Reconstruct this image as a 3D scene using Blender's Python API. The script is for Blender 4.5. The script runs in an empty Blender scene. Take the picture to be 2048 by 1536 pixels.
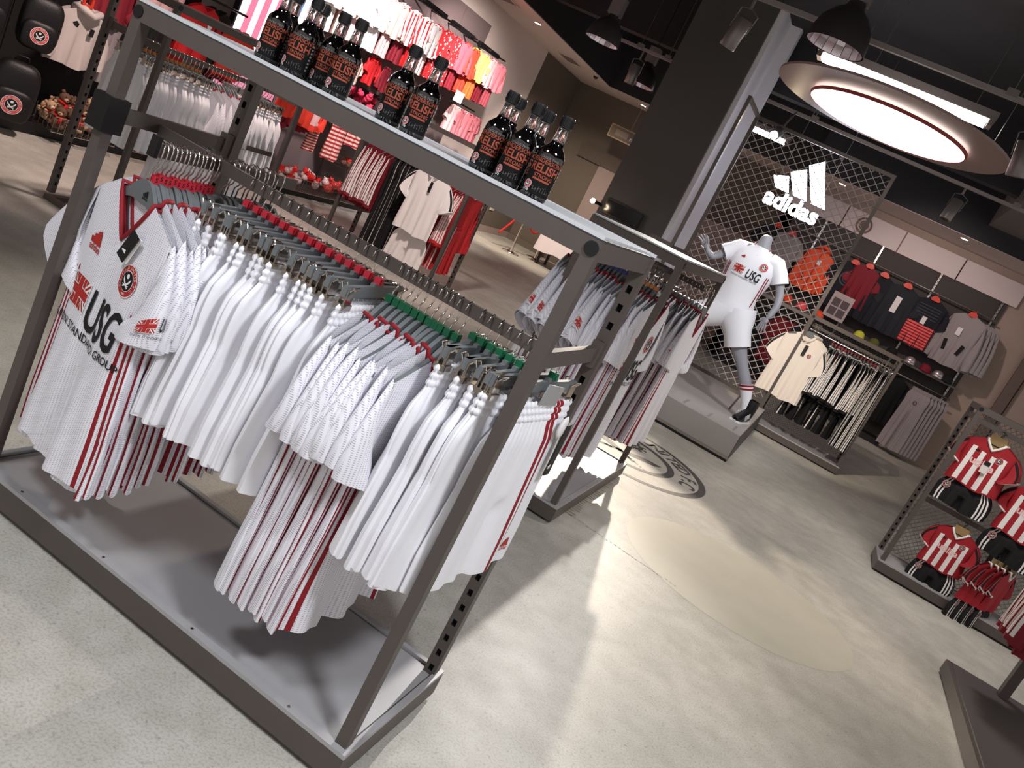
import bpy, bmesh, math, random
from mathutils import Vector, Matrix
random.seed(7)
sc = bpy.context.scene
COL = sc.collection
PI = math.pi
# ------------------------------------------------------------------ camera
cam = bpy.data.cameras.new('camera'); cam.sensor_width = 36; cam.sensor_fit = 'HORIZONTAL'
cam.lens = 1696.534/2048*36; cam.clip_start = .02; cam.clip_end = 100
co = bpy.data.objects.new('camera', cam); COL.objects.link(co)
RX = (0.82193711, 0.36542035, 0.43690656); RY = (0.49088894, -0.06543806, -0.86876113); RZ = (-0.28887268, 0.92853962, -0.23316678)
M = Matrix.Identity(4)
for i in range(3):
    M[i][0] = RX[i]; M[i][1] = -RY[i]; M[i][2] = -RZ[i]
M[0][3], M[1][3], M[2][3] = 0.48926, -1.65561, 1.46895
co.matrix_world = M
sc.camera = co
# ------------------------------------------------------------------ world, exposure
w = bpy.data.worlds.new('world'); sc.world = w; w.use_nodes = True
w.node_tree.nodes['Background'].inputs[0].default_value = (1.0, .95, .92, 1)
w.node_tree.nodes['Background'].inputs[1].default_value = .50
vs = sc.view_settings; vs.view_transform = 'Standard'; vs.look = 'None'; vs.gamma = 1; vs.use_curve_mapping = False
vs.exposure = 0.38
# ------------------------------------------------------------------ large lights (the shop's ceiling spots and strips, plus one added floor fill)
def light(name, kind, loc, tgt, power, col=(1, .93, .85), size=.1, cone=60, blend=.4):
    l = bpy.data.lights.new(name, kind); l.energy = power; l.color = col
    if kind == 'SPOT':
        l.spot_size = math.radians(cone); l.spot_blend = blend; l.shadow_soft_size = size
    elif kind == 'AREA':
        l.shape = 'RECTANGLE'; l.size = size if not isinstance(size, tuple) else size[0]
        l.size_y = size if not isinstance(size, tuple) else size[1]
    else:
        l.shadow_soft_size = size
    o = bpy.data.objects.new(name, l); COL.objects.link(o); o.location = loc
    d = Vector(tgt)-Vector(loc); o.rotation_euler = d.to_track_quat('-Z', 'Y').to_euler()
    return o
WARM = (1, .86, .70); NEU = (1, .95, .90); COOL = (.93, .96, 1.0)
light('ceiling_spot_key', 'SPOT', (-1.14, 7.96, 2.86), (-.1, 1.4, .4), 720, WARM, .05, 50, .4)
light('ceiling_spot_track', 'SPOT', (-.45, 4.9, 3.0), (-.60, .1, .3), 340, NEU, .022, 60, .6)
light('ceiling_spot_near_right', 'SPOT', (1.3, -.9, 3.2), (-.35, .1, .5), 225, COOL, .25, 75, .9)
light('ceiling_spot_near_left', 'SPOT', (-1.4, -1.7, 3.2), (-.6, -.3, .0), 150, COOL, .3, 95, .9)
light('floor_fill_spot', 'SPOT', (1.4, 3.9, 3.2), (.9, 4.0, 0), 165, NEU, .3, 110, .9)  # added fill that brightens the floor, no fixture hangs here
light('ceiling_spot_kids_a', 'SPOT', (-4.3, 5.6, 3.2), (-5.5, 6.9, 2.1), 480, (1, .88, .86), .08, 75, .8)
light('ceiling_spot_kids_b', 'SPOT', (-4.2, 8.2, 3.2), (-5.6, 9.4, 1.8), 380, (1, .86, .80), .08, 80, .8)
light('ceiling_spot_toys', 'SPOT', (-3.6, 2.6, 3.2), (-4.6, 3.2, .5), 330, (1, .80, .72), .1, 75, .9)
light('ceiling_spot_tracksuits', 'SPOT', (-2.6, 3.9, 3.2), (-3.4, 5.6, .8), 260, (1, .84, .78), .1, 65, .8)
light('ceiling_spot_mannequin', 'SPOT', (.5, 3.9, 3.2), (-.4, 6.4, 1.2), 210, COOL, .06, 50, .7)
light('ceiling_spot_polos', 'SPOT', (.0, 4.6, 3.2), (.6, 8.4, .7), 330, WARM, .03, 32, .5)
light('ceiling_spot_backwall', 'SPOT', (.6, 9.8, 3.2), (1.1, 13.0, 1.6), 150, (1, .82, .76), .1, 75, .8)
light('ceiling_spot_end', 'SPOT', (-4.2, 10.6, 3.2), (-5.0, 13.0, .6), 420, WARM, .1, 80, .8)
light('ceiling_spot_kits', 'SPOT', (1.8, 3.2, 3.2), (2.0, 5.2, .6), 70, NEU, .1, 60, .8)

# ------------------------------------------------------------------ material helpers
def lin(c):
    return tuple(((v/255)/12.92 if v/255 <= .04045 else ((v/255+.055)/1.055)**2.4) for v in c[:3])+(1,)
MATS = {}
def mat(name, col, rough=.6, metal=0, noise=0, nscale=20, bump=0, bscale=200, trans=0, emit=0, spec=.5, sheen=0, alpha=1, ior=1.45, coat=0):
    if name in MATS: return MATS[name]
    m = bpy.data.materials.new(name); m.use_nodes = True; nt = m.node_tree; b = nt.nodes['Principled BSDF']
    c = lin(col)
    b.inputs['Base Color'].default_value = c; b.inputs['Roughness'].default_value = rough; b.inputs['Metallic'].default_value = metal
    b.inputs['Specular IOR Level'].default_value = spec; b.inputs['IOR'].default_value = ior
    if trans: b.inputs['Transmission Weight'].default_value = trans
    if sheen: b.inputs['Sheen Weight'].default_value = sheen
    if coat: b.inputs['Coat Weight'].default_value = coat; b.inputs['Coat Roughness'].default_value = .1
    if emit: b.inputs['Emission Color'].default_value = c; b.inputs['Emission Strength'].default_value = emit
    tc = None
    if noise or bump:
        tc = nt.nodes.new('ShaderNodeTexCoord')
    if noise:
        n = nt.nodes.new('ShaderNodeTexNoise'); n.inputs['Scale'].default_value = nscale; n.inputs['Detail'].default_value = 5
        nt.links.new(tc.outputs['Object'], n.inputs['Vector'])
        mx = nt.nodes.new('ShaderNodeMix'); mx.data_type = 'RGBA'
        mx.inputs[6].default_value = tuple(v*(1-noise) for v in c[:3])+(1,); mx.inputs[7].default_value = tuple(min(1, v*(1+noise)) for v in c[:3])+(1,)
        nt.links.new(n.outputs['Fac'], mx.inputs[0]); nt.links.new(mx.outputs[2], b.inputs['Base Color'])
    if bump:
        n2 = nt.nodes.new('ShaderNodeTexNoise'); n2.inputs['Scale'].default_value = bscale; n2.inputs['Detail'].default_value = 3
        nt.links.new(tc.outputs['Object'], n2.inputs['Vector'])
        bp = nt.nodes.new('ShaderNodeBump'); bp.inputs['Strength'].default_value = bump; bp.inputs['Distance'].default_value = .004
        nt.links.new(n2.outputs['Fac'], bp.inputs['Height']); nt.links.new(bp.outputs['Normal'], b.inputs['Normal'])
    MATS[name] = m
    return m
def knit_mat(name, col, dot=.55, per=.0052, thin=.0085):
    """white sports knit with rows of small perforations"""
    if name in MATS: return MATS[name]
    m = mat(name, col, .75, 0, sheen=.2); nt = m.node_tree; b = nt.nodes['Principled BSDF']
    tc = nt.nodes.new('ShaderNodeTexCoord'); sp = nt.nodes.new('ShaderNodeSeparateXYZ'); nt.links.new(tc.outputs['UV'], sp.inputs[0])
    def mth(op, a, c2=None):
        n = nt.nodes.new('ShaderNodeMath'); n.operation = op
        for i, v in enumerate((a, c2)):
            if v is None: continue
            if isinstance(v, (int, float)): n.inputs[i].default_value = v
            else: nt.links.new(v, n.inputs[i])
        return n.outputs[0]
    sx = mth('SINE', mth('MULTIPLY', sp.outputs[0], 2*PI/thin)); sz = mth('SINE', mth('MULTIPLY', sp.outputs[1], 2*PI/per))
    f = mth('GREATER_THAN', mth('MULTIPLY', mth('ADD', sx, 1), mth('ADD', sz, 1)), 2.3)
    mx = nt.nodes.new('ShaderNodeMix'); mx.data_type = 'RGBA'
    c = lin(col); mx.inputs[6].default_value = c; mx.inputs[7].default_value = tuple(v*dot for v in c[:3])+(1,)
    nt.links.new(f, mx.inputs[0]); nt.links.new(mx.outputs[2], b.inputs['Base Color'])
    return m
def stripe_mat(name, c1, c2, axis, per, ratio=.5, rough=.8, off=0):
    if name in MATS: return MATS[name]
    m = mat(name, c1, rough); nt = m.node_tree; b = nt.nodes['Principled BSDF']
    tc = nt.nodes.new('ShaderNodeTexCoord'); sp = nt.nodes.new('ShaderNodeSeparateXYZ'); nt.links.new(tc.outputs['Object'], sp.inputs[0])
    a = nt.nodes.new('ShaderNodeMath'); a.operation = 'MULTIPLY_ADD'; a.inputs[1].default_value = 1/per; a.inputs[2].default_value = 100+off
    nt.links.new(sp.outputs[axis], a.inputs[0])
    fr = nt.nodes.new('ShaderNodeMath'); fr.operation = 'FRACT'; nt.links.new(a.outputs[0], fr.inputs[0])
    g = nt.nodes.new('ShaderNodeMath'); g.operation = 'GREATER_THAN'; g.inputs[1].default_value = ratio; nt.links.new(fr.outputs[0], g.inputs[0])
    mx = nt.nodes.new('ShaderNodeMix'); mx.data_type = 'RGBA'; mx.inputs[6].default_value = lin(c1); mx.inputs[7].default_value = lin(c2)
    nt.links.new(g.outputs[0], mx.inputs[0]); nt.links.new(mx.outputs[2], b.inputs['Base Color'])
    return m
RACK = mat('powder_coated_metal', (92, 84, 80), .42, .35, noise=.06, nscale=30)
RACKD = mat('slot_black', (8, 8, 8), .9)
TRAY = mat('satin_grey_tray', (166, 164, 166), .36, .12, noise=.05, nscale=6)
CHROME = mat('chrome', (215, 205, 195), .14, 1)
STEEL = mat('brushed_steel', (170, 165, 160), .3, 1)
BLACKP = mat('black_plastic', (14, 14, 15), .4)
HANG = mat('hanger_grey', (104, 108, 110), .42)
HANGD = mat('hanger_dark', (52, 55, 58), .45)
REDC = mat('clip_red', (196, 40, 58), .4); GRNC = mat('clip_green', (10, 92, 60), .4); BLUC = mat('clip_blue', (28, 34, 110), .4); YELC = mat('clip_amber', (190, 120, 60), .4)
KNIT = knit_mat('white_perforated_knit', (232, 230, 238))
WHITE = mat('white_polyester', (236, 235, 240), .62, noise=.02, nscale=40, sheen=.3)
RED = mat('dark_red_fabric', (138, 18, 31), .75, noise=.06, nscale=60)
PRED = mat('print_red', (176, 40, 36), .6); PBLK = mat('print_black', (14, 15, 20), .6); PWHT = mat('print_white', (238, 236, 236), .6); PPNK = mat('print_pink', (226, 120, 120), .6)
BLACKF = mat('black_fabric', (15, 15, 17), .85, noise=.15, nscale=40)
TAGB = mat('tag_black', (20, 18, 20), .5)

# ------------------------------------------------------------------ mesh builder
class MB:
    def __init__(s): s.v = []; s.f = []; s.m = []; s.uv = None
    def add(s, vs, fs, mi=0):
        o = len(s.v); s.v += [tuple(p) for p in vs]; s.f += [tuple(i+o for i in f) for f in fs]; s.m += [mi]*len(fs); return s
    def box(s, a, b, mi=0):
        x0, y0, z0 = a; x1, y1, z1 = b
        return s.add([(x0, y0, z0), (x1, y0, z0), (x1, y1, z0), (x0, y1, z0), (x0, y0, z1), (x1, y0, z1), (x1, y1, z1), (x0, y1, z1)],
                     [(0, 3, 2, 1), (4, 5, 6, 7), (0, 1, 5, 4), (1, 2, 6, 5), (2, 3, 7, 6), (3, 0, 4, 7)], mi)
    def cbox(s, c, d, mi=0): return s.box([c[i]-d[i]/2 for i in range(3)], [c[i]+d[i]/2 for i in range(3)], mi)
    def obox(s, c, d, R, mi=0):
        vs = [Vector(c)+R@Vector((sx*d[0]/2, sy*d[1]/2, sz*d[2]/2)) for sz in (-1, 1) for sx, sy in ((-1, -1), (1, -1), (1, 1), (-1, 1))]
        return s.add(vs, [(0, 3, 2, 1), (4, 5, 6, 7), (0, 1, 5, 4), (1, 2, 6, 5), (2, 3, 7, 6), (3, 0, 4, 7)], mi)
    def tube(s, pts, r, n=8, mi=0, cap=True, closed=False):
        pts = [Vector(p) for p in pts]; N = len(pts); rs = r if isinstance(r, (list, tuple)) else [r]*N
        vs = []; up = Vector((0, 0, 1))
        t0 = pts[1]-pts[0]
        if abs(t0.normalized().z) > .95: up = Vector((1, 0, 0))
        a = None
        for i, p in enumerate(pts):
            if closed: t = pts[(i+1) % N]-pts[i-1]
            else: t = pts[min(i+1, N-1)]-pts[max(i-1, 0)]
            t.normalize()
            if a is None: a = t.cross(up).normalized()
            else: a = (a-t*a.dot(t)).normalized()
            b = t.cross(a)
            for k in range(n):
                th = 2*PI*k/n; vs.append(p+(a*math.cos(th)+b*math.sin(th))*rs[i])
        fs = []
        for i in range(N if closed else N-1):
            j = (i+1) % N
            for k in range(n):
                k2 = (k+1) % n; fs.append((i*n+k, j*n+k, j*n+k2, i*n+k2))
        if cap and not closed: fs += [tuple(range(n)), tuple((N-1)*n+k for k in reversed(range(n)))]
        return s.add(vs, fs, mi)
    def cyl(s, p0, p1, r0, r1=None, n=16, mi=0, cap=True): return s.tube([p0, p1], [r0, r0 if r1 is None else r1], n, mi, cap)
    def lathe(s, prof, n=24, mi=0, c=(0, 0, 0), cap=True):
        vs = []
        for r, z in prof:
            for k in range(n): vs.append((c[0]+r*math.cos(2*PI*k/n), c[1]+r*math.sin(2*PI*k/n), c[2]+z))
        fs = [(i*n+k, i*n+(k+1) % n, (i+1)*n+(k+1) % n, (i+1)*n+k) for i in range(len(prof)-1) for k in range(n)]
        if cap: fs += [tuple(reversed(range(n))), tuple((len(prof)-1)*n+k for k in range(n))]
        return s.add(vs, fs, mi)
    def ball(s, c, r, n=10, mi=0):
        r = r if isinstance(r, (tuple, list)) else (r, r, r); h = max(4, n//2+1); vs = []; fs = []
        for i in range(h+1):
            ph = PI*i/h
            for k in range(n): th = 2*PI*k/n; vs.append((c[0]+r[0]*math.sin(ph)*math.cos(th), c[1]+r[1]*math.sin(ph)*math.sin(th), c[2]+r[2]*math.cos(ph)))
        for i in range(h):
            for k in range(n): fs.append((i*n+k, (i+1)*n+k, (i+1)*n+(k+1) % n, i*n+(k+1) % n))
        return s.add(vs, fs, mi)
    def prism(s, out, y0, y1, mi=0):
        """outline in XZ extruded along Y"""
        n = len(out); vs = [(x, y0, z) for x, z in out]+[(x, y1, z) for x, z in out]
        return s.add(vs, [tuple(range(n)), tuple(reversed(range(n, 2*n)))]+[(k, k+n, (k+1) % n+n, (k+1) % n) for k in range(n)], mi)
    def grid(s, fn, us, vs_, mi=0, close=False):
        nu = len(us); nv = len(vs_); vv = [fn(u, v) for v in vs_ for u in us]; fs = []
        for j in range(nv-1):
            for i in range(nu if close else nu-1):
                i2 = (i+1) % nu; fs.append((j*nu+i, j*nu+i2, (j+1)*nu+i2, (j+1)*nu+i))
        o = len(s.v); s.add(vv, fs, 0)
        k = len(s.m)-len(fs)
        if callable(mi):
            q = 0
            for j in range(nv-1):
                for i in range(nu if close else nu-1): s.m[k+q] = mi(i, j); q += 1
        elif mi:
            for q in range(len(fs)): s.m[k+q] = mi
        return s
    def xf(s, Mx): s.v = [tuple(Mx@Vector(p)) for p in s.v]; return s
    def mesh(s, name, mats, smooth=False, uvxz=False):
        me = bpy.data.meshes.new(name); me.from_pydata(s.v, [], s.f)
        for m in (mats if isinstance(mats, (list, tuple)) else [mats]): me.materials.append(m)
        me.polygons.foreach_set('material_index', s.m)
        if smooth: me.polygons.foreach_set('use_smooth', [True]*len(s.f))
        if uvxz:
            ul = me.uv_layers.new(name='uv'); li = [0]*len(me.loops); me.loops.foreach_get('vertex_index', li)
            buf = []
            for i in li: p = s.v[i]; buf += [p[0] if uvxz is True else uvxz(i)[0], p[2] if uvxz is True else uvxz(i)[1]]
            ul.data.foreach_set('uv', buf)
        me.update(); return me
    def build(s, name, mats, parent=None, smooth=False, uvxz=False): return put(name, s.mesh(name, mats, smooth, uvxz), parent)
def put(name, me, parent=None, loc=None, rot=None):
    o = bpy.data.objects.new(name, me); COL.objects.link(o)
    if parent is not None: o.parent = parent
    if loc: o.location = loc
    if rot: o.rotation_euler = rot
    return o
def tag(o, label=None, cat=None, group=None, kind=None):
    if label: o['label'] = label
    if cat: o['category'] = cat
    if group: o['group'] = group
    if kind: o['kind'] = kind
    return o
def thing(name, label, cat, loc=(0, 0, 0), rotz=0, group=None):
    o = bpy.data.objects.new(name, None); COL.objects.link(o); o.location = loc; o.rotation_euler = (0, 0, rotz); o.empty_display_size = .05
    return tag(o, label, cat, group)
def struct(name, mb, mats, parent=None, smooth=False):
    o = mb.build(name, mats, parent, smooth); o['kind'] = 'structure'; return o

# ------------------------------------------------------------------ flat print: 2D polygons mapped onto a surface
def text_tris(s, size=1.0, bold=0.0, shear=0.0, sx=1.0, align='CENTER'):
    cu = bpy.data.curves.new('t', 'FONT'); cu.body = s; cu.size = size; cu.align_x = align; cu.align_y = 'CENTER'; cu.resolution_u = 3; cu.offset = bold; cu.shear = shear
    ob = bpy.data.objects.new('t', cu); me = bpy.data.meshes.new_from_object(ob)
    vs = [(v.co.x*sx, v.co.y) for v in me.vertices]; fs = [tuple(p.vertices) for p in me.polygons]
    bpy.data.objects.remove(ob); bpy.data.curves.remove(cu); bpy.data.meshes.remove(me)
    return vs, fs
class Print:
    def __init__(s): s.items = []
    def poly(s, pts, mi=0, lay=0): s.items.append((list(pts), [tuple(range(len(pts)))], mi, lay)); return s
    def rect(s, x0, y0, x1, y1, mi=0, lay=0): return s.poly([(x0, y0), (x1, y0), (x1, y1), (x0, y1)], mi, lay)
    def text(s, t, x, y, size, mi=0, lay=0, **k):
        vs, fs = text_tris(t, size, **k); s.items.append(([(a+x, b+y) for a, b in vs], fs, mi, lay)); return s
    def ring(s, x, y, r0, r1, mi=0, lay=0, n=28, sy=1):
        vs = [(x+r*math.cos(2*PI*k/n), y+sy*r*math.sin(2*PI*k/n)) for r in (r0, r1) for k in range(n)]
        s.items.append((vs, [(k, (k+1) % n, n+(k+1) % n, n+k) for k in range(n)], mi, lay)); return s
    def disc(s, x, y, r, mi=0, lay=0, n=24, sy=1): return s.poly([(x+r*math.cos(2*PI*k/n), y+sy*r*math.sin(2*PI*k/n)) for k in range(n)], mi, lay)
    def arc_text(s, t, x, y, r, a0, da, size, mi=0, lay=0, inward=False, **k):
        for i, ch in enumerate(t):
            if ch == ' ': continue
            a = a0+i*da; vs, fs = text_tris(ch, size, **k); rot = a-PI/2 if not inward else a+PI/2
            c, q = math.cos(rot), math.sin(rot)
            s.items.append(([(x+r*math.cos(a)+u*c-v*q, y+r*math.sin(a)+u*q+v*c) for u, v in vs], fs, mi, lay))
        return s
    def mesh(s, name, mats, fn, maxe=None, lay=.0006):
        bm = bmesh.new()
        for vs, fs, mi, L in s.items:
            b2 = bmesh.new(); vv = [b2.verts.new((x, y, L)) for x, y in vs]
            for f in fs:
                try: b2.faces.new([vv[i] for i in f])
                except ValueError: pass
            bmesh.ops.triangulate(b2, faces=b2.faces[:])
            if maxe:
                for _ in range(4):
                    es = [e for e in b2.edges if e.calc_length() > maxe]
                    if not es: break
                    bmesh.ops.subdivide_edges(b2, edges=es, cuts=1); bmesh.ops.triangulate(b2, faces=[f for f in b2.faces if len(f.verts) > 3])
            off = {v: bm.verts.new(v.co) for v in b2.verts}
            for f in b2.faces:
                nf = bm.faces.new([off[v] for v in f.verts]); nf.material_index = mi
            b2.free()
        for v in bm.verts: v.co = Vector(fn(v.co.x, v.co.y, v.co.z*lay))
        me = bpy.data.meshes.new(name); bm.to_mesh(me); bm.free()
        for m in mats: me.materials.append(m)
        return me
def pr_maker(P, x, y, w, mi=0, lay=0, word=True):
    """three slanted bars over a word"""
    h = w*.55
    for k, (a, hh) in enumerate(((0, .42), (.30, .72), (.60, 1.0))):
        x0 = x-w*.42+a*w*.9; bw = w*.26; top = hh*h; sk = .34
        P.poly([(x0, y), (x0+bw, y), (x0+bw-top*sk*.9, y+top), (x0-top*sk*.0-top*sk*.9+bw*.0, y+top*.82)], mi, lay)
    if word: P.text('adidas', x, y-w*.13, w*.36, mi, lay, bold=w*.006)
    return P
def pr_crest(P, x, y, r, red=0, blk=1, wht=2, lay=0, txt=True):
    P.disc(x, y, r, red, lay).ring(x, y, r*.95, r, wht, lay+1).disc(x, y, r*.64, wht, lay+1).disc(x, y, r*.60, blk, lay+2)
    if txt:
        P.arc_text('SHEFFIELD UNITED F.C.', x, y, r*.79, PI*1.22, -PI*1.44/20, r*.22, wht, lay+1)
        P.text('1889', x, y-r*.8, r*.2, wht, lay+1)
    P.disc(x, y+r*.30, r*.15, wht, lay+3, 10)
    for sgn in (-1, 1):
        P.poly([(x+sgn*r*a, y+r*b) for a, b in ((.44, .22), (.36, -.02), (.10, -.24), (-.28, -.42), (-.30, -.34), (.02, -.14), (.22, .02), (.36, .20))], wht, lay+3)
        P.poly([(x-sgn*r*a, y+r*b) for a, b in ((.10, -.30), (.34, -.26), (.33, -.20), (.09, -.24))], wht, lay+3)
    return P
def pr_flag(P, x, y, w, h, red=0, wht=2, lay=0):
    P.rect(x-w/2, y-h/2, x+w/2, y+h/2, wht, lay)
    t = h*.27; g = h*.035
    P.rect(x-w/2+g, y-t/2, x+w/2-g, y+t/2, red, lay+1); P.rect(x-t/2, y-h/2+g, x+t/2, y+h/2-g, red, lay+1)
    for sx in (-1, 1):
        P.rect(*sorted((x+sx*(t/2+g), x+sx*(t/2+g+w*.12)))[:1], y+t/2+g, sorted((x+sx*(t/2+g), x+sx*(t/2+g+w*.12)))[1], y+h/2-g, red, lay+1)
        P.rect(sorted((x+sx*(t/2+g), x+sx*(t/2+g+w*.12)))[0], y-h/2+g, sorted((x+sx*(t/2+g), x+sx*(t/2+g+w*.12)))[1], y-t/2-g, red, lay+1)
        for sy in (-1, 1):
            xi = t/2+g+w*.14; xo = w/2-g; yi = t/2+g; yo = h/2-g
            P.poly([(x+sx*a, y+sy*b) for a, b in ((xi, yi), (xi+w*.07, yi), (xo, yo-h*.10), (xo, yo))], red, lay+1)
            P.poly([(x+sx*a, y+sy*b) for a, b in ((xi+w*.14, yi), (xo, yi), (xo, yo-h*.2))], red, lay+1)
            P.poly([(x+sx*a, y+sy*b) for a, b in ((xi, yi+h*.10), (xo-w*.09, yo), (xi, yo))], red, lay+1)
    return P
PM = [PRED, PBLK, PWHT]
# ================================================================== STRUCTURE
def concrete():
    m = mat('polished_concrete', (196, 186, 170), .42); nt = m.node_tree; b = nt.nodes['Principled BSDF']
    tc = nt.nodes.new('ShaderNodeTexCoord')
    def noise(sc_, det, dist=0):
        n = nt.nodes.new('ShaderNodeTexNoise'); n.inputs['Scale'].default_value = sc_; n.inputs['Detail'].default_value = det; n.inputs['Distortion'].default_value = dist
        nt.links.new(tc.outputs['Object'], n.inputs['Vector']); return n.outputs['Fac']
    def ramp(f, p0, p1, c0, c1):
        r = nt.nodes.new('ShaderNodeValToRGB'); r.color_ramp.elements[0].position = p0; r.color_ramp.elements[1].position = p1
        r.color_ramp.elements[0].color = lin(c0); r.color_ramp.elements[1].color = lin(c1); nt.links.new(f, r.inputs[0]); return r.outputs[0]
    def mul(a, c, f=1):
        x = nt.nodes.new('ShaderNodeMix'); x.data_type = 'RGBA'; x.blend_type = 'MULTIPLY'; x.inputs[0].default_value = f
        nt.links.new(a, x.inputs[6]); nt.links.new(c, x.inputs[7]); return x.outputs[2]
    c = ramp(noise(1.6, 7), .32, .70, (176, 173, 165), (203, 199, 190))
    c = mul(c, ramp(noise(9, 10), .34, .62, (210, 207, 200), (255, 255, 255)), .38)
    c = mul(c, ramp(noise(140, 3), .35, .55, (214, 210, 204), (255, 255, 255)), .6)
    c = mul(c, ramp(noise(55, 4), .28, .40, (190, 184, 176), (255, 255, 255)), .5)
    v = nt.nodes.new('ShaderNodeTexVoronoi'); v.inputs['Scale'].default_value = 9; v.inputs['Randomness'].default_value = 1
    nt.links.new(tc.outputs['Object'], v.inputs['Vector'])
    c = mul(c, ramp(v.outputs['Distance'], .006, .022, (120, 112, 100), (255, 255, 255)), .55)
    nt.links.new(c, b.inputs['Base Color'])
    r = nt.nodes.new('ShaderNodeMapRange'); r.inputs[3].default_value = .34; r.inputs[4].default_value = .58
    nt.links.new(noise(4, 6), r.inputs[0]); nt.links.new(r.outputs[0], b.inputs['Roughness'])
    return m
floor = struct('floor', MB().box((-7, -5, -.06), (7, 16, 0)), concrete())
WW = mat('wall_warm_white', (222, 208, 202), .85, noise=.02, nscale=3)
WT = mat('wall_taupe', (104, 94, 84), .85, noise=.03, nscale=3)
WP = mat('wall_blush_grey', (156, 138, 132), .8, noise=.02, nscale=3)
WB = mat('wall_brown_grey', (170, 150, 138), .85, noise=.03, nscale=3)
CEIL = mat('ceiling_black', (44, 43, 45), .8, noise=.1, nscale=4)
SOF = mat('soffit_white', (214, 198, 190), .85)
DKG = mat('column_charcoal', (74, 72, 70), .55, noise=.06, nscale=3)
LGT = mat('column_lit_pale', (225, 222, 226), .45)
struct('wall_left', MB().box((-6.2, -5, 0), (-6, 12.46, 3.3)), WW)
struct('wall_left', MB().box((-6.2, 12.46, 0), (-5.995, 14.4, 3.3)), WT)
struct('wall_back', MB().box((-6.2, 14.4, 0), (-1.1, 14.6, 3.3)), WT)
o = struct('trim_1', MB().box((-4.9, 14.36, .02), (-1.1, 14.4, 2.05)), WP)
o = struct('trim_2', MB().box((-5.4, 14.33, 2.05), (-1.1, 14.4, 2.3)), mat('trim_dark_grey', (92, 80, 72), .8))  # darker band above the blush panel
struct('wall_return', MB().box((-1.3, 13.4, 0), (-1.1, 14.6, 3.3)), WT)
struct('wall_right', MB().box((-1.3, 13.4, 0), (7, 13.6, 3.3)), WB)
struct('ceiling', MB().box((-7, -5, 4.3), (7, 16, 4.4)), CEIL)
struct('ceiling_soffit', MB().box((-6.2, -5, 3.3), (-5.03, 14.6, 4.3)), [SOF])
struct('ceiling_soffit', MB().box((-5.03, 13.3, 3.3), (-1.1, 14.6, 4.3)), [SOF])
struct('ceiling_soffit', MB().box((-1.1, 12.0, 3.3), (7, 13.6, 4.3)), [SOF])
struct('ceiling_fascia', MB().box((-5.03, -5, 3.305), (-5.0, 13.3, 4.3)), CEIL)
struct('ceiling_fascia', MB().box((-5.03, 13.27, 3.305), (-1.1, 13.3, 4.3)), CEIL)
struct('ceiling_fascia', MB().box((-1.1, 11.97, 3.305), (7, 12.0, 4.3)), CEIL)
struct('ceiling_beam', MB().box((1.45, 2.0, 3.55), (1.95, 12.0, 4.3)), mat('beam_grey', (120, 112, 108), .8))
struct('ceiling_beam', MB().box((-5.0, 9.6, 3.6), (1.4, 9.8, 4.3)), CEIL)
struct('baseboard_back', MB().box((-5.99, 14.3, 0), (-1.3, 14.4, .12)), WT)
struct('baseboard_left', MB().box((-5.995, 12.46, 0), (-5.97, 14.3, .12)), WP)
struct('baseboard_right', MB().box((1.0, 13.37, 0), (7, 13.4, .14)), WB)
# column; light on its right side is put in as pale slabs
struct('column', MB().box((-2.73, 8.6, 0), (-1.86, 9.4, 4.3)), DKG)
struct('column_lit_side', MB().box((-1.858, 8.64, 0), (-1.80, 9.4, 4.3)), LGT)
struct('column_lit_side', MB().box((-1.80, 9.28, 0), (-1.66, 9.4, 4.3)), LGT)
# floor markings: worn club roundel and taped outlines, painted on the floor
P = Print(); C0 = (-.39, 4.28)
def eccring(r0, r1, dx):
    n = 64; vs = [(C0[0]+r0*math.cos(2*PI*k/n)-dx, C0[1]+r0*math.sin(2*PI*k/n)) for k in range(n)]+[(C0[0]+r1*math.cos(2*PI*k/n), C0[1]+r1*math.sin(2*PI*k/n)) for k in range(n)]
    P.items.append((vs, [(k, (k+1) % n, n+(k+1) % n, n+k) for k in range(n)], 0, 0))
eccring(.615, .655, .016); eccring(.365, .405, .016)
P.arc_text('SHEFFIELD', C0[0], C0[1], .515, PI*1.02, -.155, .16, 0, 0, bold=.004)
P.arc_text('UNITED F.C', C0[0], C0[1], .515, PI*.46, -.165, .17, 0, 0, bold=.004)
P.arc_text('1889', C0[0], C0[1], .515, PI*1.40, .17, .16, 0, 0, inward=True)
P.ring(C0[0]+.02, C0[1]+.22, .045, .085, 0, 0, 9).disc(C0[0]+.02, C0[1]+.22, .03, 0, 0, 7)
for k in range(9):
    a = 2*PI*k/9; P.disc(C0[0]+.02+.10*math.cos(a), C0[1]+.22+.10*math.sin(a), .018, 0, 0, 6)
for sg in (-1, 1):
    P.poly([(C0[0]+sg*a, C0[1]+b) for a, b in ((.30, .06), (.26, -.02), (.12, -.10), (-.10, -.20), (-.12, -.18), (.05, -.05), (.16, .03))], 0, 0)
    P.poly([(C0[0]-sg*a, C0[1]+b) for a, b in ((.05, -.15), (.16, -.20), (.14, -.23), (.04, -.19))], 0, 0)
    for k in range(4): P.disc(C0[0]-sg*(.14+.03*k), C0[1]-.20-.02*k, .010, 0, 0, 6)
put('floor_roundel', P.mesh('floor_roundel', [mat('worn_floor_paint', (66, 62, 60), .5, noise=.25, nscale=40)], lambda x, y, z: (x, y, .0012)), floor)
P = Print(); rr = random.Random(3)
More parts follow.
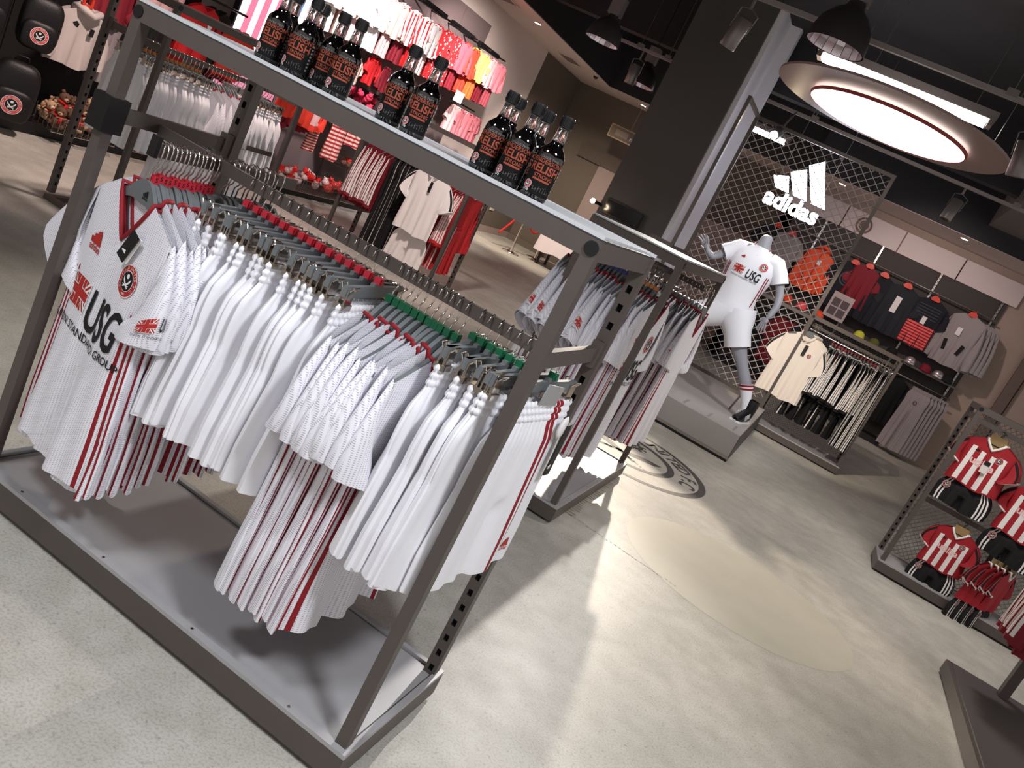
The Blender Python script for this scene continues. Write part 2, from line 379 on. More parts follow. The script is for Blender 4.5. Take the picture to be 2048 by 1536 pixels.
for k in range(30):                                    # jagged leftovers of an old tape line
    t = k/29; x = -.26+.02*t; y = 3.52-1.05*t
    P.poly([(x, y), (x+.02+.05*rr.random(), y-.004), (x+.03+.04*rr.random(), y-.022), (x+.004, y-.024)], 0, 0)
for k in range(26):
    t = k/25; x = -.2+.62*t; y = 2.45-.05*t+.01*rr.random()
    P.poly([(x, y), (x+.012+.02*rr.random(), y), (x+.012, y-.006-.008*rr.random())], 0, 0)
put('tape_residue', P.mesh('tape_residue', [mat('old_tape_mark', (146, 136, 124), .7)], lambda x, y, z: (x, y, .0008)), floor)
P = Print(); P.poly([(.70+.66*math.cos(a), 2.90+.60*math.sin(a)) for a in [2*PI*k/64 for k in range(64)]], 0, 0)
put('faded_patch', P.mesh('faded_patch', [mat('faded_floor_patch', (187, 182, 167), .45, noise=.13, nscale=3.5)], lambda x, y, z: (x, y, .0004)), floor)
for k in range(3):
    mb = MB(); y = (4.9, 7.6, 10.6)[k]; mb.box((-5.6, y-.0012, .0001), (6, y+.0012, .0005)); o = mb.build('slab_joint', mat('joint_grey', (164, 158, 148), .8), floor)
for k in range(2):
    x = (-2.4, 3.9)[k]; MB().box((x-.0012, -3, .0001), (x+.0012, 12, .0005)).build('slab_joint', MATS['joint_grey'], floor)

# ================================================================== RACKS
def slotted_post(x, y, z0, z1, w=.034, d=.034, side=1, face='y', pitch=.052, sw=.014, sh=.020):
    """square post with punched slots on its front face (and optionally side)"""
    mb = MB(); hw = w/2; yf = -d/2
    n = int((z1-z0-.08)/pitch)
    mb.add([(-hw, -yf, z0), (hw, -yf, z0), (hw, -yf, z1), (-hw, -yf, z1)], [(0, 1, 2, 3)])
    mb.add([(-hw, yf, z0), (-hw, -yf, z0), (-hw, -yf, z1), (-hw, yf, z1)], [(0, 1, 2, 3)])
    mb.add([(hw, yf, z0), (hw, -yf, z0), (hw, -yf, z1), (hw, yf, z1)], [(0, 1, 2, 3)])
    mb.add([(-hw, yf, z1), (hw, yf, z1), (hw, -yf, z1), (-hw, -yf, z1)], [(0, 1, 2, 3)])
    z = z0
    def strip(a, b, za, zb): mb.add([(a, yf, za), (b, yf, za), (b, yf, zb), (a, yf, zb)], [(0, 1, 2, 3)])
    for k in range(n):
        zc = z0+.06+k*pitch
        strip(-hw, hw, z, zc-sh/2); strip(-hw, -sw/2, zc-sh/2, zc+sh/2); strip(sw/2, hw, zc-sh/2, zc+sh/2)
        p = .012; a = (-sw/2, sw/2); za, zb = zc-sh/2, zc+sh/2
        mb.add([(a[0], yf, za), (a[1], yf, za), (a[1], yf, zb), (a[0], yf, zb), (a[0], yf+p, za), (a[1], yf+p, za), (a[1], yf+p, zb), (a[0], yf+p, zb)],
               [(0, 1, 5, 4), (1, 2, 6, 5), (2, 3, 7, 6), (3, 0, 4, 7), (4, 5, 6, 7)], 1)
        z = zc+sh/2
    strip(-hw, hw, z, z1)
    return mb.xf(Matrix.Translation((x, y, 0))@Matrix.Rotation(side, 4, 'Z'))
PW = .032
def gondola(name, label, loc, rotz, L=1.294, D=.458, H=1.4, base=.085, shelf=True, crossz=1.125, tray=True, slot_rot=0):
    """rack: L along local x (0..-L), D along local y (0..D). front posts plain at y=0, back posts slotted at y=D"""
    t = thing(name, label, 'clothes rack', loc, rotz); h = PW/2
    for x in (0, -L): MB().box((x-h, -h, base*.6), (x+h, h, H)).build('post', RACK, t)
    for x in (0, -L): slotted_post(x, D, base*.6, H, .036, .036, slot_rot).build('slotted_post', [RACK, RACKD], t)
    for y in (0, D): MB().box((-L+h, y-h, H-.042), (-h, y+h, H)).build('top_rail', RACK, t)
    for x in (0, -L): MB().box((x-h, h, H-.042), (x+h, D-h-.002, H)).build('end_rail', RACK, t)
    if shelf:
        mb = MB(); mb.box((-L-h, -h, H+.0005), (h, D+h, H+.0035), 1)
        n = 120
        for k in range(n):
            x = -L+L*(k+.5)/n
            mb.box((x-.0026, -h+.002, H+.0035), (x+.0026, D+h-.002, H+.0095))
        mb.box((-L-h, -h, H+.0035), (h, -h+.0022, H+.012)); mb.box((-L-h, D+h-.0022, H+.0035), (h, D+h, H+.012))
        mb.build('perforated_shelf', [mat('shelf_zinc', (206, 208, 212), .35, .2), mat('shelf_holes', (52, 52, 54), .6)], t)
    for x in (0, -L):
        MB().cyl((x, -h-.003, H-.021), (x, -h, H-.021), .0155, n=20).build('end_plug', BLACKP, t)
    if tray:
        o = MB().box((-L-.03, -.035, .016), (.03, D+.03, base)).build('base', RACK, t)
        MB().box((-L-.006, -.004, base), (.006, D+.004, base+.004)).build('tray', TRAY, o)
        mb = MB(); a, b, c, d = -L-.03, .03, -.035, D+.03
        for q in ((a, c, b, c+.026), (a, d-.018, b, d), (a, c+.026, a+.018, d-.018), (b-.018, c+.026, b, d-.018)): mb.box((q[0], q[1], base), (q[2], q[3], base+.011))
        mb.build('rim', TRAY, o)
        MB().box((-L, .0, 0), (0, D, .016)).build('plinth', BLACKP, o)
        for k in range(4): MB().cyl((-L*(.12+.25*k), -.022, base+.011), (-L*(.12+.25*k), -.022, base+.0125), .004, n=10).build('screw', STEEL, o)
    if crossz:
        for x in (0, -L):
            cb = MB().box((x-.008, h, crossz-.02), (x+.008, D-.018, crossz+.02)).build('cross_bar', RACK, t)
            MB().box((x-.013, D-.05, crossz-.035), (x+.013, D-.018, crossz+.035)).build('bracket', RACK, cb)
    return t
def rail(parent, p0, p1, hh=.032, ww=.012, name='hanging_rail'):
    a, b = Vector(p0), Vector(p1); d = (b-a); L = d.length; mid = (a+b)/2
    R = Matrix.Rotation(math.atan2(d.y, d.x), 3, 'Z')
    return MB().obox(mid, (L, ww, hh), R).build(name, RACK, parent)
main = gondola('display_rack', 'dark grey metal rack topped with sauce bottles, full of white kit', (0, 0, 0), 0)
RY_, RZ_ = .165, 1.115         # main hanging rail: y and centre height
rail(main, (-1.286, RY_, RZ_), (-.008, RY_, RZ_))
rail(main, (-1.07, -.05, RZ_-.004), (-1.07, .50, RZ_-.004), name='face_out_arm')
for q in ((-1.07, -.055), ): MB().cbox((q[0], q[1], RZ_+.004), (.024, .012, .052)).build('arm_stop', BLACKP, main)
MB().box((-1.33, -.03, 1.075), (-1.272, .035, 1.165)).build('bracket_cover', BLACKP, main)
# ================================================================== GARMENTS
class Tee:
    """hanging short or long sleeved top; local: x width, -y front, origin at collar centre top"""
    def __init__(s, W=.205, L=.745, Wh=.225, V=.125, neck=.086, drop=.42, depth=.013, hemd=.024, amp=.015, k=3.0, ph=0., slen=.245, sout=.06, cuff=.080, open_hem=1.0, sd=.026, turn=0., fl=0.):
        s.__dict__.update(locals()); s.rnd = random.Random(int(ph*100)+17)
    def half(s, v): return s.W+(s.Wh-s.W)*v**.8-.012*math.sin(PI*min(1, v*1.2))
    def zt(s, x, front):
        a = abs(x)
        if a < s.neck: return -(s.V*(1-a/s.neck)**.85 if front else .016*(1-(a/s.neck)**2))
        return -(a-s.neck)*s.drop
    def wave(s, q, v):
        A = s.amp*max(0, v-.12)**1.1*1.6
        return A*(math.sin(s.k*PI*q+s.ph+1.1*v)+.5*math.sin(s.k*1.9*PI*q+2.1*s.ph-.6*v))+s.fl*v*v
    def pt(s, q, v, front, off=0.):
        w = s.half(v); x = q*w
        zt = s.zt(q*s.W, front); hem = -s.L-.008*math.sin(5*q+s.ph)
        z = zt+(hem-zt)*v
        b = s.depth+(s.hemd-s.depth)*v
        y = (b+off)*math.sqrt(max(0, 1-abs(q)**5))*(-1 if front else 1)+s.wave(q, v)
        z -= .012*abs(q)**6*(1-v)
        x *= 1-.07*abs(math.sin(s.k*q+s.ph))*v
        return (x, y, z)
    def body(s, nu=40, nv=22, stripe=None):
        qs = [-1+2*i/nu for i in range(nu+1)]
        if stripe:
            extra = [c for a in stripe for c in a]
            qs = sorted(set([round(q, 4) for q in qs if all(abs(abs(q)-e) > .012 for e in extra)]+[round(e, 4) for e in extra]+[-round(e, 4) for e in extra]))
        vs_ = [i/nv for i in range(nv+1)]
        def mi(i, j):
            if not stripe or vs_[j] < .30: return 0
            m = abs(qs[i]+qs[i+1])/2
            return 1 if any(a[0] < m < a[1] for a in stripe) else 0
        mb = MB(); mb.grid(lambda q, v: s.pt(q, v, True), qs, vs_, mi); mb.grid(lambda q, v: s.pt(q, v, False), qs, vs_, 0)
        return mb
    def sleeve(s, sg, n=14, rows=8, stripe=False):
        if stripe: n = 30; rows = 14
        mb = MB(); sh = Vector((s.W*1.0, 0, -(s.W-s.neck)*s.drop)); c0 = sh+Vector((-.004, 0, -.105)); out = Vector((s.sout, 0, -s.slen))
        outer = sh+out; ax = out.normalized(); pr = Vector((-ax.z, 0, ax.x)).normalized()
        c1 = outer-pr*s.cuff
        def fn(a, t):
            c = c0.lerp(c1, t); e = Vector((0, 0, 1)).lerp(pr, min(1, t*1.15)).normalized(); hl = .105+(s.cuff-.105)*t
            d = .012+s.sd*t+.004*math.sin(3*a+s.ph+4*t)
            p = c+e*hl*math.cos(a)+Vector((0, d*math.sin(a), 0)); p.y += s.wave(1, .1)*t+.012*t*math.sin(s.ph*3+sg)+s.turn*t*t
            p.x += .006*math.sin(5*t+s.ph+2*a)*t
            return (sg*p.x, p.y, p.z)
        mb.grid(fn, [2*PI*i/n for i in range(n)], [i/rows for i in range(rows+1)], (lambda i, j: 1 if stripe and i in (n-4, n-3, n-1, 0, 2, 3) and j < rows-1 else 0), close=True)
        s.cuff_c = (sg*c1.x, c1.z, pr, ax)
        return mb
    def sleeve_pt(s, sg, a, t, off=.003):
        """angle a from the outer edge towards the front, t along the sleeve"""
        sh = Vector((s.W, 0, -(s.W-s.neck)*s.drop)); c0 = sh+Vector((-.004, 0, -.105)); out = Vector((s.sout, 0, -s.slen)); outer = sh+out; ax = out.normalized(); pr = Vector((-ax.z, 0, ax.x)).normalized(); c1 = outer-pr*s.cuff
        c = c0.lerp(c1, t); e = Vector((0, 0, 1)).lerp(pr, min(1, t*1.15)).normalized(); hl = .105+(s.cuff-.105)*t
        d = .012+s.sd*t+.004*math.sin(-3*a+s.ph+4*t)+off
        p = c+e*(hl+off)*math.cos(a)+Vector((0, -d*math.sin(a), 0)); p.y += s.wave(1, .1)*t+.012*t*math.sin(s.ph*3+sg)+s.turn*t*t
        p.x += .006*math.sin(5*t+s.ph-2*a)*t
        return (sg*p.x, p.y, p.z)
    def collar(s, r=.0055):
        pts = []
        for i in range(13):
            q = -1+2*i/12; x = q*s.neck/s.W; p = s.pt(x, 0, True); pts.append((p[0], p[1]-.002, p[2]))
        for i in range(1, 10):
            q = 1-2*i/10; p = s.pt(q*s.neck/s.W, 0, False); pts.append((p[0], p[1]+.001, p[2]+.004))
        return MB().tube(pts, r, 6, closed=True)
    def front_map(s, x0=0, z0=0):
        def f(x, y, z):
            X = x+x0; Z = y+z0
            v = .3
            for _ in range(8):
                q = X/s.half(v); zt = s.zt(q*s.W, True); v = max(.01, min(1, (Z-zt)/(-s.L-zt)))
            p = s.pt(max(-.98, min(.98, q)), v, True); return (p[0], p[1]-.0022-z, p[2])
        return f
STR = [(.76, .81), (.86, .905), (.945, .982)]
MESH = {}
def tee_meshes(key, tee, mats, stripe=None, uv=True, sstripe=False):
    if key in MESH: return MESH[key]
    MESH[key] = (tee.body(stripe=stripe).mesh('body', mats, True, uv), tee.sleeve(-1, stripe=sstripe).mesh('sleeve', mats, True, uv), tee.sleeve(1, stripe=sstripe).mesh('sleeve', mats, True, uv), tee.collar().mesh('collar', mats[1] if len(mats) > 1 else mats[0], True))
    return MESH[key]
def place_tee(ms, name, label, cat, loc, rotz, group=None):
    t = thing(name, label, cat, loc, rotz, group)
    put('body', ms[0], t); put('sleeve', ms[1], t); put('sleeve', ms[2], t); put('collar', ms[3], t)
    return t
# hangers ----------------------------------------------------------------
def hanger_meshes():
    mb = MB(); top = [(0, .034), (.022, .030), (.045, .014), (.070, -.008), (.10, -.026), (.15, -.050), (.200, -.074), (.206, -.084), (.196, -.088)]
    low = [(.15, -.068), (.10, -.046), (.06, -.030), (.035, -.024), (0, -.026)]
    half = top+low; out = half+[(-x, z) for x, z in reversed(half[1:-1])]
    mb.prism(out, -.0055, .0055); b = mb.mesh('body', HANG)
    pts = [(0, 0, .03), (0, 0, .062), (.012, 0, .074), (.017, 0, .096), (.016, 0, .118), (.009, 0, .131), (-.003, 0, .135), (-.014, 0, .128), (-.018, 0, .112)]
    h = MB().tube(pts, .0022, 6).mesh('hook', CHROME, True)
    c = MB().cbox((0, 0, .042), (.024, .013, .020)); c.box((-.007, -.0085, .034), (.007, -.0065, .050))
    mb = MB(); mb.cbox((0, 0, .036), (.30, .011, .028)); mb.cbox((0, 0, .052), (.05, .012, .012)); cb = mb.mesh('bar', HANG)
    mb = MB()
    mb.box((-.016, -.010, -.032), (.016, -.006, .008)); mb.box((-.016, .006, -.032), (.016, .010, .008)); mb.box((-.018, -.014, -.042), (.018, .014, -.028)); mb.tube([(-.012, -.010, .006), (-.012, -.018, .018), (.012, -.018, .018), (.012, -.010, .006)], .002, 5); mb.tube([(-.012, .010, .006), (-.012, .018, .018), (.012, .018, .018), (.012, .010, .006)], .002, 5)
    cl = mb.mesh('clip', CHROME)
    return b, h, c, cb, cl
HB, HH, HC, CBAR, CCLIP = hanger_meshes()
CLIPM = {}
def size_clip(parent, colour, letter, z=0.):
    key = (colour, letter)
    mm = {'red': REDC, 'green': GRNC, 'blue': BLUC, 'amber': YELC}[colour]
    if key not in CLIPM:
        c = MB().cbox((0, 0, .042), (.021, .017, .019)); c.box((-.005, -.0115, .036), (.005, .0115, .048)); c = c.mesh('size_clip', mm)
        l = Print().text(letter, 0, .042, .016, 0, 0, bold=.0004).mesh('size_letter', [PBLK], lambda x, y, z: (.0107, x, y))
        CLIPM[key] = (c, l)
    o = put('size_clip', CLIPM[key][0], parent, (0, 0, z)); put('size_letter', CLIPM[key][1], o); return o
def hanger(loc, rotz, label, group, colour='red', letter='S', logo=False):
    t = thing('shirt_hanger', label, 'hanger', loc, rotz, group)
    b = put('body', HB, t); put('hook', HH, t)
    if colour: size_clip(t, colour, letter)
    if logo:
        P = Print(); pr_maker(P, 0, 0, .03); put('maker_logo', P.mesh('maker_logo', [PBLK], lambda x, y, z: (x+.02, -.0062, y-.004)), b)
    return t
def clip_hanger(loc, rotz, label, group, colour='red', letter='S', half=.13):
    t = thing('clip_hanger', label, 'hanger', loc, rotz, group)
    put('bar', CBAR, t); put('hook', HH, t)
    for sg in (-1, 1): put('clip', CCLIP, t, (sg*half, 0, .034))
    if colour: size_clip(t, colour, letter, .022)
    return t
# shorts -----------------------------------------------------------------
class Shorts:
    """elastic waist shorts; local origin at waistband centre top, x width, -y front"""
    def __init__(s, W=.165, Wh=.215, L=.50, crotch=.27, band=.055, depth=.016, amp=.009, ph=0., k=3.): s.__dict__.update(locals())
    def half(s, v): return s.W+(s.Wh-s.W)*min(1, v*1.25)**.9
    def pt(s, q, v, front, off=0):
        z = -s.L*v-.006*math.sin(4*q+s.ph)*v; w = s.half(v); x = q*w
        zc = s.L*v
        b = s.depth*(.75+.9*v)
        e = math.sqrt(max(0, 1-abs(q)**4))
        if zc > s.crotch:
            f = min(1, (zc-s.crotch)/(s.L-s.crotch)); e *= 1-.85*math.exp(-(q/.10)**2)*min(1, f*4+.3)
            x += (1 if q > 0 else -1)*.012*f*math.exp(-(q/.12)**2)*(1 if q else 0)
        y = (b*e+off)*(-1 if front else 1)
        if zc <= s.band:
            k = abs(math.sin(3*PI*zc/s.band)); x *= .90+.04*k; y *= .80+.35*k; y += .0030*math.sin(52*q+s.ph)
        else:
            f = min(1, (zc-s.band)/.05); x *= .90+.10*f; x += math.copysign(abs(q)**3, q)*.012*math.sin(PI*min(1, (zc-s.band)/.17)); y *= .75+.55*f-.2*v
            y += .0034*math.exp(-(zc-s.band)/.06)*math.sin(52*q+s.ph)
        A = s.amp*v
        y += A*(math.sin(s.k*PI*q+s.ph+v)+.6*math.sin(s.k*2.3*PI*q-s.ph+1.4*v))
        return (x, y, z)
    def body(s, stripe=None, nu=56, nv=34):
        qs = [-1+2*i/nu for i in range(nu+1)]
        if stripe:
            ex = [c for a in stripe for c in a]; qs = sorted(set([round(q, 4) for q in qs if all(abs(q-e) > .012 for e in ex)]+[round(e, 4) for e in ex]))
        bf = s.band/s.L; vs_ = [bf*i/12 for i in range(13)]+[bf+(1-bf)*(i+1)/nv for i in range(nv)]
        def mi(i, j):
            if not stripe: return 0
            m = (qs[i]+qs[i+1])/2; return 1 if any(a[0] < m < a[1] for a in stripe) else 0
        mb = MB(); mb.grid(lambda q, v: s.pt(q, v, True), qs, vs_, mi); mb.grid(lambda q, v: s.pt(q, v, False), qs, vs_, mi)
        return mb
    def split(s, mb):
        """cut waistband faces into a separate mesh"""
        a, b = MB(), MB(); a.v = mb.v; b.v = list(mb.v)
        for f, m in zip(mb.f, mb.m):
            z = sum(mb.v[i][2] for i in f)/len(f); d = b if z > -s.band else a; d.f.append(f); d.m.append(m)
        for d in (a, b):
            use = sorted({i for f in d.f for i in f}); ix = {o: n for n, o in enumerate(use)}; d.v = [d.v[i] for i in use]; d.f = [tuple(ix[i] for i in f) for f in d.f]
        return a, b
def shorts_meshes(key, sh, mats, stripe=None):
    if key not in MESH:
        a, b = sh.split(sh.body(stripe)); MESH[key] = (a.mesh('body', mats, True), b.mesh('waistband', mats, True))
    return MESH[key]
def place_shorts(ms, name, label, cat, loc, rotz, group=None):
    t = thing(name, label, cat, loc, rotz, group); put('body', ms[0], t); put('waistband', ms[1], t); return t

# ================================================================== MAIN RACK CONTENT
rnd = random.Random(11)
TEES = [Tee(ph=.7+1.3*i, k=2.4+.4*i, amp=.009+.002*(i % 2)) for i in range(4)]
TM = [tee_meshes('white%d' % i, t, [KNIT, RED], STR) for i, t in enumerate(TEES)]
def sleeve_print(tee, sg, a0=.55, t0=.76):
    P = Print(); pr_flag(P, -.022, .014, .062, .040, 0, 2)
    P.text('USG', .044, .014, .046, 1, 1, bold=.0008, sx=.55, shear=.15); P.text('UNION STANDARD GROUP', .008, -.017, .010, 1, 1)
    return P.mesh('sleeve_print', PM, lambda x, y, z: tee.sleeve_pt(sg, a0-sg*x/.060, t0-y/.26, .0022+z), .012)
SPR = sleeve_print(TEES[0], 1, .45); SPL = sleeve_print(TEES[0], -1, .75)
# face-out row on the arm at the left end: shirts face the front
PRS = (0, 3, 6, 9)
arm_y = [-.035+.0148*i for i in range(15)]+[.215+.021*i for i in range(11)]
for i, y in enumerate(arm_y):
    yaw = -.30+.02*math.sin(i*1.7) if i < 15 else -.12+.05*math.sin(i)
    tz = RZ_-.115-.003*math.sin(i*2.2); tx = -1.07+.003*math.sin(i*3.1)
    if i == 0:
        lab = 'white football shirt facing out with crest, flag and USG print, front of its row'; g = None
        hl = 'grey shirt hanger printed with a black three bar logo, on bottle rack arm'; hg = None
    elif i < 15:
        lab = 'white football shirt behind another in the red S clip row on the bottle rack arm'; g = 'white shirts on the face-out arm'
        hl = 'grey shirt hanger with red S clip on the bottle rack arm'; hg = 'hangers with red S clips on the arm'
    else:
        lab = 'white football shirt hung behind the long rail at the end of the bottle rack arm'; g = 'white shirts at the back of the arm'
        hl = 'dark grey hanger without clip behind the long rail of the bottle rack'; hg = 'hangers at the back of the arm'
    hanger((tx, y, tz), yaw, hl, hg, 'red' if 0 < i < 15 else None, 'S', i == 0)
    t = place_tee(TM[0 if i in PRS else rnd.randrange(4)], 'football_shirt', lab, 'shirt', (tx, y, tz-.002-(.012*math.sin(i*2.3) if i else 0)), yaw, g)
    if i == 0:
        TL = Tee(ph=.7, k=2.4, amp=.009, sout=.205, slen=.175, cuff=.085, sd=.02); [c for c in t.children if c.name.startswith('sleeve')][0].data = TL.sleeve(-1).mesh('sleeve', [KNIT, RED], True, True)
        T0 = TEES[0]; fm = T0.front_map(); PRN = {}
        P = Print(); pr_maker(P, -.105, -.185, .072, 0, 0); put('maker_logo', P.mesh('maker_logo', PM, fm, .012), t)
        P = Print(); pr_crest(P, .098, -.195, .042, 0, 1, 2); put('crest', P.mesh('crest', PM, fm, .012), t)
        P = Print(); pr_flag(P, -.100, -.315, .115, .085, 0, 2); P.text('USG', .052, -.335, .150, 1, 1, bold=.003, sx=.62, shear=.12)
        P.text('UNION STANDARD GROUP', -.012, -.405, .030, 1, 1, bold=.0003); put('sponsor_print', P.mesh('sponsor_print', PM, fm, .012), t)
        tg = MB().obox((.075, -.035, -.115), (.030, .003, .085), Matrix.Rotation(.45, 3, 'Y')@Matrix.Rotation(.2, 3, 'Z')).build('swing_tag', TAGB, t)
        MB().obox((.080, -.030, -.118), (.028, .002, .080), Matrix.Rotation(.38, 3, 'Y')@Matrix.Rotation(.35, 3, 'Z')).build('price_tag', mat('tag_white', (225, 222, 220), .6), t)
        P = Print(); pr_maker(P, 0, -.02, .018, 0, 0, False); put('tag_logo', P.mesh('tag_logo', [PWHT], lambda x, y, z: tuple(Vector((.075, -.035, -.115))+Matrix.Rotation(.45, 3, 'Y')@Matrix.Rotation(.2, 3, 'Z')@Vector((x, -.0022, y)))), tg)
        P = Print(); P.text('adidas', 0, -.052, .012); put('neck_label', P.mesh('neck_label', [PBLK], lambda x, y, z: (x+.03, .006, y)), t)
    if i in PRS: put('sleeve_print', SPR, t)
# shorts with red S clips
SH = [Shorts(ph=.4+1.5*i, k=2.2+.5*i) for i in range(4)]
SM = [shorts_meshes('wsh%d' % i, s, [WHITE, RED]) for i, s in enumerate(SH)]
SMS = shorts_meshes('wsh_str', SH[1], [WHITE, RED], [(-.93, -.885), (-.84, -.795), (.795, .84), (.885, .93)])
HZ = RZ_+.016-.133             # hanger origin height when hooked over the main rail
def on_rail(n, x0, x1, y, z, kind, labels, groups, clip, jit=.12, rz=PI/2, seed=1, var=None, axis='x', tee_ms=None, sh_ms=None, zoff=0, hangfn=None, leanx=0., name=None, cat=None):
    r = random.Random(seed); out = []
    for i in range(n):
        t = (i+.5)/n; p = x0+(x1-x0)*t+.003*r.uniform(-1, 1); rot = rz+r.uniform(-jit, jit)
        loc = (p, y, z) if axis == 'x' else (y, p, z)
        if kind == 'shirt':
            hanger(loc, rot, labels[1], groups[1], *clip)
            o = place_tee((tee_ms or TM)[r.randrange(len(tee_ms or TM))], name or 'football_shirt', labels[0], cat or 'shirt', (loc[0], loc[1], z-.002-.010*math.sin(i*2.7)), rot, groups[0])
        else:
            clip_hanger(loc, rot, labels[1], groups[1], *clip)
            o = place_shorts((sh_ms or SM)[r.randrange(len(sh_ms or SM))], name or 'football_shorts', labels[0], cat or 'shorts', (loc[0], loc[1], z+.004), rot, groups[0])
        if leanx: o.rotation_euler = (0, leanx*r.uniform(.3, 1), rot)
        out.append(o)
    return out
a = on_rail(15, -.95, -.485, RY_, HZ, 'shorts', ('white football shorts clipped under red S markers on the bottle rack', 'grey clip hanger with red S marker holding white shorts'), ('white shorts under red S markers', 'clip hangers with red S markers'), ('red', 'S'), .10, seed=3)
for k in (2,):
    for c in a[k].children: c.data = SMS[0] if c.name.startswith('body') else SMS[1]
    a[k]['label'] = 'white shorts with two red side stripes among plain ones on the bottle rack'
a = on_rail(11, -.462, -.245, RY_, HZ, 'shirt', ('white football shirt under the green M clips on the bottle rack', 'grey shirt hanger with green M clip on the bottle rack rail'), ('white shirts under green M clips', 'shirt hangers with green M clips'), ('green', 'M'), .09, seed=5)
a = on_rail(7, -.225, -.045, RY_, HZ, 'shorts', ('white football shorts clipped under green M markers on the bottle rack', 'grey clip hanger with green M marker holding white shorts'), ('white shorts under green M markers', 'clip hangers with green M markers'), ('green', 'M'), .10, seed=8)
# last pair at the rail end, turned to show its front
rot = PI/2-.12
clip_hanger((-.018, RY_+.075, HZ), rot, 'grey clip hanger with a blank grey size card at the rail end', None, 'green', 'M')
t = place_shorts(shorts_meshes('wsh_last', Shorts(ph=2.2, k=2.0, W=.18, Wh=.25, amp=.006), [WHITE, RED], [(.33, .40), (.47, .54)]), 'football_shorts', 'white shorts with red side stripes and black swing tag at the rail end', 'shorts', (-.012, RY_+.075, HZ+.004), rot)
P = Print(); pr_maker(P, 0, 0, .05)
ss = Shorts(ph=2.2, k=2.0, W=.18, Wh=.25, amp=.006)
put('maker_logo', P.mesh('maker_logo', PM, lambda x, y, z: tuple(Vector(ss.pt(.68+x/.25, .90-y/.5, True))+Vector((0, -.002, 0))), .01), t)
MB().obox((.155, -.035, -.135), (.030, .003, .15), Matrix.Rotation(-.08, 3, 'Y')).build('swing_tag', TAGB, t)
P = Print(); pr_maker(P, 0, 0, .018); put('tag_logo', P.mesh('tag_logo', [PWHT], lambda x, y, z: (x+.150, -.0372, y-.185)), t)
MB().lathe([(.001, 0), (.016, .002), (.022, .008), (.016, .012), (.001, .013)], 16).xf(Matrix.Translation((.125, -.022, -.07))@Matrix.Rotation(PI/2, 4, 'X')@Matrix.Scale(1.5, 4, (0, 1, 0))).build('security_tag', mat('tag_plastic', (232, 230, 228), .35), t, True)
MB().obox((-.01, -.018, .02), (.095, .003, .050), Matrix.Rotation(.1, 3, 'Y')).build('size_card', mat('card_grey', (150, 150, 150), .5), t)
# ------------------------------------------------------------------ sauce bottles on the rack top
GLASS = mat('clear_glass', (245, 240, 238), .03, trans=1, ior=1.45)
SAUCE = mat('black_sauce', (8, 5, 5), .06, coat=.6)
ORNG = mat('label_orange', (150, 66, 42), .6); LGREY = mat('label_grey', (120, 116, 114), .6); LBLK = mat('label_black', (14, 13, 14), .75, spec=.2)
R0 = .0300
prof = [(R0*.9, 0), (R0, .004), (R0, .094), (R0*.95, .103), (R0*.72, .112), (.0155, .119), (.0140, .126), (.0112, .158), (.0122, .160), (.0122, .164)]
bg = MB().lathe(prof, 28).mesh('glass', GLASS, True)
bs = MB().lathe([(R0*.88, .002), (R0*.985, .005), (R0*.985, .094), (R0*.935, .1028), (R0*.705, .1115), (.0147, .119), (.0133, .1265), (.001, .1267)], 28).mesh('sauce', SAUCE, True)
cp = [(.0125, .156), (.0142, .158), (.0142, .180), (.013, .182)]
bc = MB().lathe(cp, 24)
for k in range(24):
    a = 2*PI*k/24; bc.obox((.0146*math.cos(a), .0146*math.sin(a), .169), (.0016, .0016, .016), Matrix.Rotation(a, 3, 'Z'))
bc = bc.mesh('cap', BLACKP)
def cylmap(r): return lambda x, y, z: ((r+z)*math.sin(x/r), -(r+z)*math.cos(x/r), y)
lb = MB().grid(lambda a, z: (R0*1.006*math.sin(a), -R0*1.006*math.cos(a), z), [-2.4+4.8*i/40 for i in range(41)], [.010, .048, .086]).mesh('label', LBLK, True)
P = Print(); P.text('HENDERSON\'S', 0, .080, .0125, 0, 0, bold=.0002); P.text('RELISH', 0, .064, .0235, 0, 0, bold=.0006); P.text('STRONG', .004, .049, .011, 0, 0, bold=.0002); P.rect(-.018, .0395, .022, .0435, 0, 0)
P.text('LEAGUE TWO', 0, .0885, .0070, 1, 0); P.text('UTB', -.022, .014, .007, 2, 0)
for k in range(7): P.rect(-.008+.006*k, .018, -.0075+.006*k, .018+.006+.008*random.random(), 1, 0); P.rect(-.008+.005*k, .02+.002*k % .012, -.004+.005*k, .0205+.002*k % .012, 1, 0)
for k in range(8): P.rect(.040, .020+.008*k, .047, .024+.008*k, 1, 0)
bl = P.mesh('label_lettering', [ORNG, LGREY, PWHT], cylmap(R0*1.02), .006)
P = Print(); pr_crest(P, -.022, .026, .0088, 0, 1, 2, 0, False); bk = P.mesh('label_crest', [mat('crest_pink', (205, 96, 92), .6), PBLK, PWHT], cylmap(R0*1.03), .006, .0003)
def bottle(x, y, rot, label, group):
    t = thing('sauce_bottle', label, 'bottle', (x, y, 1.4095), rot-.15, group)
    put('glass', bg, t); put('sauce', bs, t); put('cap', bc, t); l = put('label', lb, t); put('label_lettering', bl, l); put('label_crest', bk, l)
for x, y, r in ((-.19, .055, .52), (-.262, .058, .40), (-.268, .135, .3), (-.335, .075, .50), (-.350, .150, .5)):
    bottle(x, y, r, 'black sauce bottle in the cluster of five by the end plug of the rack top', 'five sauce bottles near the rack corner')
for x, y, r in ((-.525, .07, .55), (-.605, .085, .45)):
    bottle(x, y, r, 'black sauce bottle in the pair standing between the two bigger clusters', 'pair of sauce bottles')
